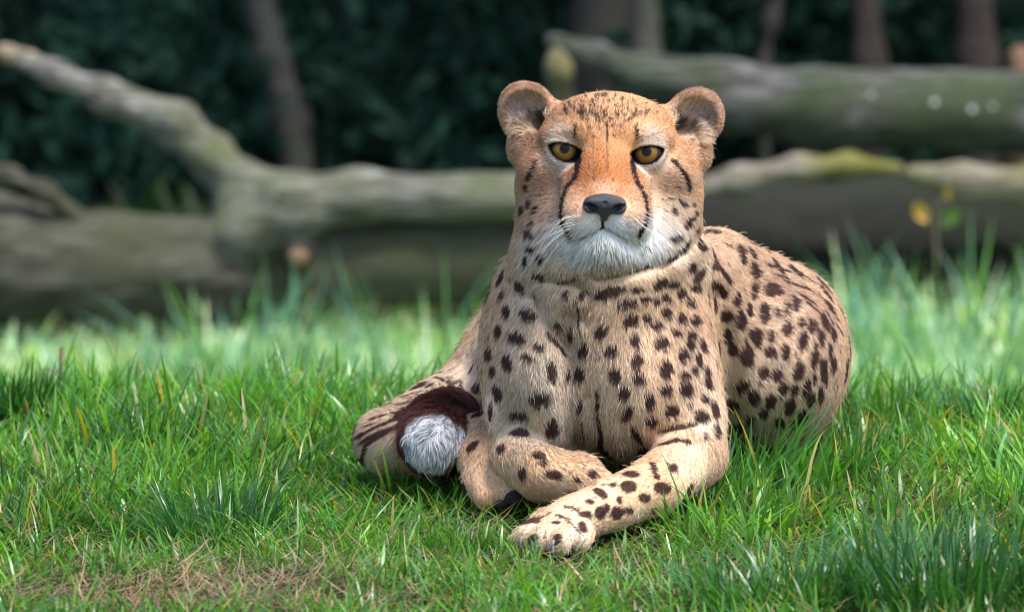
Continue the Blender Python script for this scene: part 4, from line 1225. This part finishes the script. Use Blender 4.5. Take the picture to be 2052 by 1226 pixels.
# ------------------------------------------------------------------ fallen logs
def bark_material(name, top, mid, moss, mossy=0.5, dark=0.5):
    t = NT(name)
    geo = t.add('ShaderNodeNewGeometry'); sx = t.add('ShaderNodeSeparateXYZ'); t.l(geo.outputs['Normal'], sx.inputs[0])
    mp = t.add('ShaderNodeMapping'); mp.inputs['Scale'].default_value = (2.0, 14.0, 18.0); t.l(geo.outputs['Position'], mp.inputs[0])
    n1 = t.noise(5.0, 6, 0.6, mp.outputs[0]); n2 = t.noise(4.0, 4, 0.6, geo.outputs['Position']); n3 = t.noise(24.0, 5, 0.65, mp.outputs[0])
    wood = t.ramp([(0.36, tuple(np.array(mid) * dark)), (0.48, mid), (0.64, top)], n1.outputs[0])
    mf = t.ramp([(0.5 - 0.18 * mossy, (0, 0, 0)), (0.75 - 0.2 * mossy, (1, 1, 1))], n2.outputs[0])
    ms = t.ramp([(0.3, tuple(np.array(moss) * 0.5)), (0.7, moss)], n3.outputs[0])
    c = t.mix(mf.outputs[0], wood.outputs[0], ms.outputs[0])
    b = t.add('ShaderNodeBsdfPrincipled', Roughness=0.85)
    bm = t.add('ShaderNodeBump', Strength=0.9, Distance=0.012); t.l(n3.outputs[0], bm.inputs['Height']); t.l(bm.outputs[0], b.inputs['Normal'])
    t.l(c, b.inputs['Base Color']); t.l(b.outputs[0], t.out.inputs[0])
    return t.m
M_LOG0 = bark_material('shaded_bark', (0.19, 0.18, 0.14), (0.075, 0.068, 0.048), (0.095, 0.105, 0.045), 0.5, 0.35)  # darker than the limb: the log's shaded lower side is in this colour
M_LOG1 = bark_material('weathered_bark', (0.42, 0.42, 0.40), (0.17, 0.16, 0.13), (0.18, 0.20, 0.085), 0.4, 0.3)
M_LOG2 = bark_material('mossy_bark', (0.27, 0.27, 0.28), (0.075, 0.068, 0.055), (0.06, 0.095, 0.025), 0.6, 0.3)
M_LOG3 = bark_material('shaded_rotten_bark', (0.028, 0.022, 0.016), (0.013, 0.011, 0.008), (0.020, 0.028, 0.009), 0.4)  # rotten wood, its near-black tone also holding the shade of the gap
M_LOG4 = bark_material('yellow_moss_wood', (0.46, 0.42, 0.35), (0.26, 0.22, 0.16), (0.30, 0.29, 0.05), 0.75)
M_CUT = bark_material('cut_wood', (0.45, 0.26, 0.15), (0.24, 0.13, 0.07), (0.40, 0.26, 0.10), 0.1, 0.8)
M_PALEWOOD = bark_material('splintered_wood', (0.55, 0.47, 0.34), (0.36, 0.29, 0.18), (0.2, 0.2, 0.08), 0.1, 0.7)
M_BOKEH = simple_mat('bokeh_white', (0.55, 0.58, 0.54), 0.8)
def LC(*pts, k=0.03):
    q = [P(a, b, c) for a, b, c, r in pts]; rr = [RP(r, c) for a, b, c, r in pts]
    fs = [f_cone(q[i], q[i + 1], rr[i], rr[i + 1]) for i in range(len(q) - 1)]
    def f(p):
        d = fs[0](p)
        for g in fs[1:]: d = smin(d, g(p), k)
        return d
    return f, np.array(q), max(rr)
def rough_log(parts, k, h=0.011, amp=0.018, flat=0.0):
    fs = [x[0] for x in parts]; allq = np.concatenate([x[1] for x in parts]); R = max(x[2] for x in parts)
    def fn(p):
        d = fs[0](p)
        for g in fs[1:]: d = smin(d, g(p), k)
        rid = fbm(p * np.array([5.0, 26.0, 26.0]), 3) - 0.5
        big = fbm(p * np.array([4.0, 6.0, 6.0]) + 3.3, 2) - 0.5
        return d - amp * 1.3 * rid - amp * 2.2 * big
    return mesh_sdf(fn, allq.min(0) - R - 0.04, allq.max(0) + R + 0.04, h, B=8, margin=1.8)
def log(name, label, cat, parts, k, mat, base, part='trunk', **kw):
    e = tag(empty(name, tuple(base)), label, cat, 'fallen logs behind the cheetah')
    v, f = rough_log(parts, k, **kw)
    link(part, mesh_np(part, v, f), mat, e)
    return e
LD = 5.8
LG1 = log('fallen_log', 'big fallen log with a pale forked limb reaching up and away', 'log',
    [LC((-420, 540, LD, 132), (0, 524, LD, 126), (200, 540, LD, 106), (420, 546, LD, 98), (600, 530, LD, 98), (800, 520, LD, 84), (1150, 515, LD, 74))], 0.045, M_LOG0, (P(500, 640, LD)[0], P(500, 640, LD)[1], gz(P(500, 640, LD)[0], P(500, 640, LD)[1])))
v, f = rough_log([
     LC((1180, 390, LD - .07, 42), (720, 394, LD - .08, 47), (585, 410, LD - .08, 54), (500, 383, LD - .03, 52), (430, 320, LD, 48), (350, 250, LD, 45), (210, 192, LD + .02, 41), (110, 152, LD + .03, 38), (45, 120, LD + .04, 33)),
     LC((600, 436, LD - .06, 56), (500, 470, LD - .06, 54), (420, 505, LD - .03, 50))], 0.045)
link('forked_limb', mesh_np('forked_limb', v, f), M_LOG1, LG1)
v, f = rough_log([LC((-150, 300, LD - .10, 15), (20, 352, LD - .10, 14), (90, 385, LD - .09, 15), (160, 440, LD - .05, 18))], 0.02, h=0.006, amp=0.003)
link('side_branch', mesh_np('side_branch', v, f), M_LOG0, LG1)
v, f = rough_log([LC((60, 122, LD + .04, 26), (8, 108, LD + .04, 15), (-6, 102, LD + .04, 5))], 0.02, h=0.006, amp=0.008)
link('broken_end', mesh_np('broken_end', v, f), M_PALEWOOD, LG1)
v, f = rough_log([LC((597, 505, LD - .04, 34), (597, 508, LD - .20, 30))], 0.01, h=0.006, amp=0.004)
_st = link('branch_stub', mesh_np('branch_stub', v, f), M_LOG3, LG1)
v, f = rough_log([LC((597, 516, LD - .205, 22), (597, 517, LD - .218, 20))], 0.01, h=0.005, amp=0.004)
link('cut_face', mesh_np('cut_face', v, f), M_CUT, _st)
LG2 = log('fallen_log', 'long mossy log tapering to a broken grey tip', 'log',
    [LC((1112, 84, 6.3, 20), (1200, 112, 6.3, 33), (1290, 148, 6.3, 46), (1460, 203, 6.3, 66), (1640, 220, 6.3, 76), (2060, 226, 6.35, 80), (2300, 262, 6.4, 82), (2700, 345, 6.4, 82))], 0.03, M_LOG2, (P(1700, 560, 6.35)[0], P(1700, 560, 6.35)[1], gz(P(1700, 560, 6.35)[0], P(1700, 560, 6.35)[1])))
v, f = rough_log([LC((1120, 92, 6.3, 18), (1122, 140, 6.3, 21), (1128, 215, 6.35, 22), (1140, 420, 6.35, 26))], 0.02, h=0.007, amp=0.006)
link('prop_branch', mesh_np('prop_branch', v, f), M_LOG4, LG2)
for a, b in ((1872, 206), (1948, 220), (1990, 214), (1745, 190)):  # white blobs standing in for blurred glints of light on the log
    q, nn = None, None
    c = P(a, b, 6.28 - 0.055)
    fn = f_ell(c, np.array([6, 4, 6]) * mm * (1 if a < 1990 and a != 1745 else 0.7))
    v, f = mesh_sdf(fn, c - 0.022, c + 0.022, 0.002)
    link('bokeh_spot', mesh_np('bokeh_spot', v, f), M_BOKEH, LG2)
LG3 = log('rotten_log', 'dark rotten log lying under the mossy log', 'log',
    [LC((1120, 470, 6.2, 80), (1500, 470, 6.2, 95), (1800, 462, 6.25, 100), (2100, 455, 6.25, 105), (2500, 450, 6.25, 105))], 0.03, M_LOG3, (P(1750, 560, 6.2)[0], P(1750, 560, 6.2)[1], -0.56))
LG4 = log('weathered_branch', 'pale weathered branch with yellow moss lying on the dark rotten log', 'branch',
    [LC((1380, 380, 6.0, 20), (1480, 362, 6.0, 24), (1600, 338, 6.0, 22), (1700, 330, 6.02, 20), (1800, 338, 6.04, 14))], 0.02, M_LOG4, P(1600, 360, 6.0), part='stem', h=0.006, amp=0.006)
LG5 = log('moss_covered_log', 'short log thickly covered in yellow moss beside the rotten log', 'log',
    [LC((1830, 352, 6.0, 24), (1930, 362, 5.98, 38), (2080, 372, 5.98, 46), (2300, 372, 6.0, 50))], 0.02, M_LOG4, P(2000, 420, 5.98), h=0.007, amp=0.012)
LG6 = log('log_stump', 'reddish broken stump end showing over the mossy log', 'stump',
    [LC((2045, 118, 7.0, 24), (2060, 300, 7.0, 40), (2064, 600, 7.0, 46))], 0.02, M_CUT, P(2060, 560, 7.0), h=0.007, amp=0.006)
print('LOGS', round(time.time() - T0, 1))
# autumn leaf on a stalk by the rotten log
LEAF = tag(empty('yellow_leaf', tuple(P(1850, 425, 5.4))), 'yellowed leaf on a stalk in front of the rotten log', 'leaf')
def leaf_mesh(c, w, h, tilt):
    v = []; f = []
    X = RGT * math.cos(tilt) + UPV * math.sin(tilt); Y = -RGT * math.sin(tilt) + UPV * math.cos(tilt)
    for i, t in enumerate(np.linspace(0, 1, 7)):
        ww = w * math.sin(math.pi * min(0.98, t * 0.92 + 0.05))
        for s in (-1, 0, 1): v.append(c + Y * h * (t - 0.5) + X * ww * s * 0.5 - FWD * (0.006 * abs(s) + 0.02 * t * t))
    for i in range(6):
        for s in range(2): f.append((i * 3 + s, i * 3 + s + 1, i * 3 + s + 4, i * 3 + s + 3))
    return np.array(v), np.array(f)
M_YLEAF = simple_mat('yellow_leaf', (0.62, 0.36, 0.07), 0.5); M_GLEAF = simple_mat('green_leaf', (0.16, 0.26, 0.05), 0.5)
v, f = leaf_mesh(P(1845, 425, 5.4), 0.026, 0.040, 0.6); link('blade', mesh_np('blade', v, f), M_YLEAF, LEAF)
v, f = leaf_mesh(P(1905, 435, 5.4), 0.028, 0.042, -0.7); link('blade', mesh_np('blade', v, f), M_GLEAF, LEAF)
v, f = leaf_mesh(P(1900, 385, 5.4), 0.014, 0.03, 0.1); link('blade', mesh_np('blade', v, f), M_YLEAF, LEAF)
_g = G(1880, 600)
v, f = tube([np.array([P(1878, 600, 5.4)[0], P(1878, 600, 5.4)[1], -0.6]), P(1876, 500, 5.4), P(1874, 430, 5.4), P(1890, 392, 5.4)], np.array([2.0, 1.8, 1.5, 1.0]) * mm, 6)
link('stalk', mesh_np('stalk', v, f), M_STEM, LEAF)
# ------------------------------------------------------------------ the dark wood behind: evergreens with foliage to the ground, bare trunks
rw = np.random.default_rng(77)
def leaf_material():
    t = NT('evergreen_leaf')
    a = t.add('ShaderNodeAttribute', attribute_name='tint')
    b = t.add('ShaderNodeBsdfPrincipled', Roughness=0.65); b.inputs['Specular IOR Level'].default_value = 0.15
    t.l(a.outputs['Color'], b.inputs['Base Color'])
    tr = t.add('ShaderNodeBsdfTranslucent'); t.l(a.outputs['Color'], tr.inputs['Color'])
    m = t.add('ShaderNodeMixShader'); m.inputs[0].default_value = 0.2
    t.l(b.outputs[0], m.inputs[1]); t.l(tr.outputs[0], m.inputs[2]); t.l(m.outputs[0], t.out.inputs[0])
    return t.m
M_EVER = leaf_material()
M_TRUNK = bark_material('trunk_bark', (0.09, 0.078, 0.062), (0.05, 0.042, 0.034), (0.05, 0.07, 0.03), 0.2)
M_TRUNK_P = bark_material('pale_trunk_bark', (0.13, 0.115, 0.10), (0.08, 0.07, 0.062), (0.14, 0.15, 0.09), 0.2)
M_TRUNK_R = bark_material('red_trunk_bark', (0.07, 0.045, 0.035), (0.04, 0.026, 0.02), (0.06, 0.06, 0.03), 0.1)
def leaf_cloud(centres, radii, per, size, col):
    """many small leaf-shaped faces in drooping sprays around limb ends"""
    V = []; C = []
    for c, r in zip(centres, radii):
        q = rw.normal(0, 0.45, (per, 3)) * np.array(r) + c
        V.append(q); C.append(np.tile(np.array(col) * rw.uniform(0.55, 1.4), (per, 1)))
    q = np.concatenate(V); c = np.concatenate(C) * 0.75; c *= rw.uniform(0.7, 1.3, len(c))[:, None]
    q[:, 2] = np.maximum(q[:, 2], -0.58)
    n = len(q)
    a = nrm(rw.normal(0, 1, (n, 3)) * np.array([1, 1, 0.5]) + np.array([0, 0, -0.8])); b = nrm(np.cross(a, rw.normal(0, 1, (n, 3))))
    s = size * rw.uniform(0.6, 1.5, n)[:, None]
    v = np.stack([q - a * s, q + b * s * 0.38, q + a * s, q - b * s * 0.38], 1)
    f = np.arange(4 * n).reshape(n, 4)
    return v.reshape(-1, 3), f, np.repeat(c, 4, 0)
def evergreen(x, y, H, R, label, col, bare=-0.5, trunk=0.15, n=120, per=260, size=0.048):
    e = tag(empty('evergreen_tree', (x, y, float(gz(np.array([x]), np.array([y]))[0]))), label, 'tree', 'evergreens of the dark wood')
    q = [np.array([x, y, -0.65]), np.array([x + 0.02, y, H * 0.3]), np.array([x - 0.03, y + 0.02, H * 0.7]), np.array([x, y, H])]
    v, f = tube(q, np.array([1.15, 0.9, 0.5, 0.08]) * trunk, 14); link('trunk', mesh_np('trunk', v, f), M_TRUNK, e)
    t = rw.random(n) ** 1.5; z = bare + (H - bare) * t
    rr = R * (1 - t) ** 0.7 * rw.uniform(0.35, 1.0, n); az = rw.uniform(0, 6.283, n)
    cen = np.stack([x + rr * np.cos(az), y + rr * np.sin(az), z - 0.25 * rr], 1)
    rad = np.stack([np.full(n, 0.28), np.full(n, 0.28), np.full(n, 0.34)], 1) * (0.6 + 0.5 * R)
    v, f, c = leaf_cloud(cen, rad, per, size, col)
    me = mesh_np('crown', v, f, smooth=False); set_color(me, 'tint', c); link('crown', me, M_EVER, e)
    # limbs
    for k in range(0, n, 6):
        a = np.array([x, y, cen[k][2] + 0.25 * rr[k]]); v, f = tube([a, (a + cen[k]) / 2 + np.array([0, 0, 0.05]), cen[k]], np.array([0.3, 0.2, 0.06]) * trunk, 5)
        link('limb', mesh_np('limb', v, f), M_TRUNK, e)
    return e
DG = (0.022, 0.062, 0.038)
evergreen(-2.01, 17.70, 6.0, 1.70, 'dark evergreen beyond the fallen log, furthest from the pale leaning trunk', DG)
evergreen(-0.98, 18.40, 6.6, 1.63, 'dark evergreen between the raised limb and the pale leaning trunk', (0.018, 0.052, 0.033))
evergreen(0.13, 17.50, 5.8, 1.36, 'blue green evergreen directly behind the cheetah ear', (0.028, 0.085, 0.052))
evergreen(1.23, 18.85, 6.9, 1.63, 'dark evergreen between the pale trunk and the slim trunk', (0.018, 0.052, 0.032))
evergreen(2.26, 18.00, 5.3, 1.63, 'dark evergreen behind the thick end of the mossy log', DG)
evergreen(-3.37, 18.65, 7.1, 2.18, 'outermost evergreen past the raised limb', DG, n=50)
evergreen(3.76, 18.65, 7.1, 2.18, 'outermost evergreen past the mossy log', DG, n=50)
for _x, _y, _lb in ((-2.75, 20.1, 'tall evergreen deep in the wood behind the tip of the raised limb'), (-0.55, 20.5, 'tall evergreen deep in the wood behind the pale leaning trunk'),
        (0.82, 19.9, 'tall evergreen deep in the wood behind the thick brown trunk'), (2.75, 20.5, 'tall evergreen deep in the wood behind the broad reddish trunk'),
        (-1.65, 22.4, 'rearmost evergreen of the wood behind the fork of the log'), (1.65, 22.9, 'rearmost evergreen of the wood behind the thin curved trunk')):
    evergreen(_x, _y, 9.5, 2.7, _lb, (0.016, 0.046, 0.028), n=60, per=120, size=0.13)
def shrub(x, y, R, H, label, col):
    e = tag(empty('evergreen_shrub', (x, y, float(gz(np.array([x]), np.array([y]))[0]))), label, 'shrub', 'low evergreen shrubs under the trees')
    n = 26; a = rw.uniform(0, 6.283, n); r = R * np.sqrt(rw.random(n)); z = H * rw.random(n) ** 0.8 * (1 - (r / R) ** 2 * 0.6)
    cen = np.stack([x + r * np.cos(a), y + r * np.sin(a), z - 0.55], 1)
    v, f, c = leaf_cloud(cen, np.full((n, 3), 0.20), 330, 0.030, col)
    me = mesh_np('crown', v, f, smooth=False); set_color(me, 'tint', c); link('crown', me, M_EVER, e)
    for k in range(0, n, 5):
        b0 = np.array([x, y, -0.62]); v, f = tube([b0, (b0 + cen[k]) / 2 + np.array([0, 0, 0.05]), cen[k]], np.array([0.014, 0.01, 0.005]), 5)
        link('stem', mesh_np('stem', v, f), M_TRUNK, e)
for _px, _d, _R, _H, _lb in ((180, 8.5, 0.5, 0.34, 'low dark shrub seen under the raised limb'), (430, 8.5, 0.5, 0.34, 'low dark shrub in the crook of the forked log'),
        (700, 8.5, 0.5, 0.34, 'low dark shrub beyond the log beside the pale leaning trunk'), (900, 8.5, 0.5, 0.34, 'bushy blue green shrub behind the log beside the cheetah head'),
        (1430, 8.5, 0.5, 0.60, 'low shrub between the slim pale trunk and the thin curved trunk'), (1640, 8.5, 0.5, 0.60, 'dark shrub behind the middle of the mossy log'),
        (1850, 8.5, 0.5, 0.60, 'dark shrub between the two reddish trunks')):
    q0 = P(_px, 400, _d); shrub(q0[0], q0[1], _R, _H, _lb, (0.020, 0.064, 0.040))
def bare_trunk(pts, mat, label, name='tree_trunk'):
    b = P(pts[0][0], pts[0][1], pts[0][2])
    e = tag(empty(name, (b[0], b[1], -0.55)), label, 'tree trunk')
    v, f = rough_log([LC(*pts)], 0.03, h=0.013, amp=0.006)
    link('trunk', mesh_np('trunk', v, f), mat, e)
    q = [P(*pts[-1][:3]), P(pts[-1][0] - 30, pts[-1][1] - 900, pts[-1][2]), P(pts[-1][0] - 10, pts[-1][1] - 2600, pts[-1][2] + 0.3)]
    v, f = tube(q, np.array([1.0, 0.85, 0.4]) * RP(pts[-1][3], pts[-1][2]), 12); link('upper_trunk', mesh_np('upper_trunk', v, f), mat, e)
    n = 24; c0 = q[2]; cen = c0 + rw.normal(0, 0.75, (n, 3)) * np.array([1, 1, 0.6])
    v, f, c = leaf_cloud(cen, np.full((n, 3), 0.4), 120, 0.06, DG)
    me = mesh_np('crown', v, f, smooth=False); set_color(me, 'tint', c); link('crown', me, M_EVER, e)
    return e
bare_trunk([(640, 640, 7.9, 34), (580, 230, 7.9, 32), (545, 120, 7.9, 30), (515, -40, 7.9, 27)], M_TRUNK_P, 'pale leaning trunk standing beyond the fork of the fallen log')
bare_trunk([(1205, 640, 7.9, 62), (1205, 120, 7.9, 60), (1208, -60, 7.9, 58)], M_TRUNK, 'thick dull brown trunk behind the broken tip of the mossy log')
bare_trunk([(1297, 640, 7.7, 28), (1295, 120, 7.7, 27), (1288, -60, 7.7, 25)], M_TRUNK_P, 'pale slim trunk standing against the thick brown trunk')
bare_trunk([(1535, 640, 7.9, 13), (1530, 130, 7.9, 13), (1545, 40, 7.9, 12), (1580, -60, 7.9, 11)], M_TRUNK, 'thin curved trunk behind the mossy log')
bare_trunk([(1745, 640, 7.9, 30), (1742, 120, 7.9, 29), (1728, -60, 7.9, 26)], M_TRUNK_R, 'dark reddish trunk behind the middle of the mossy log')
bare_trunk([(1965, 640, 7.9, 38), (1958, 120, 7.9, 37), (1950, -60, 7.9, 34)], M_TRUNK_R, 'broad reddish brown trunk near the log stump')
print('WOOD', round(time.time() - T0, 1))
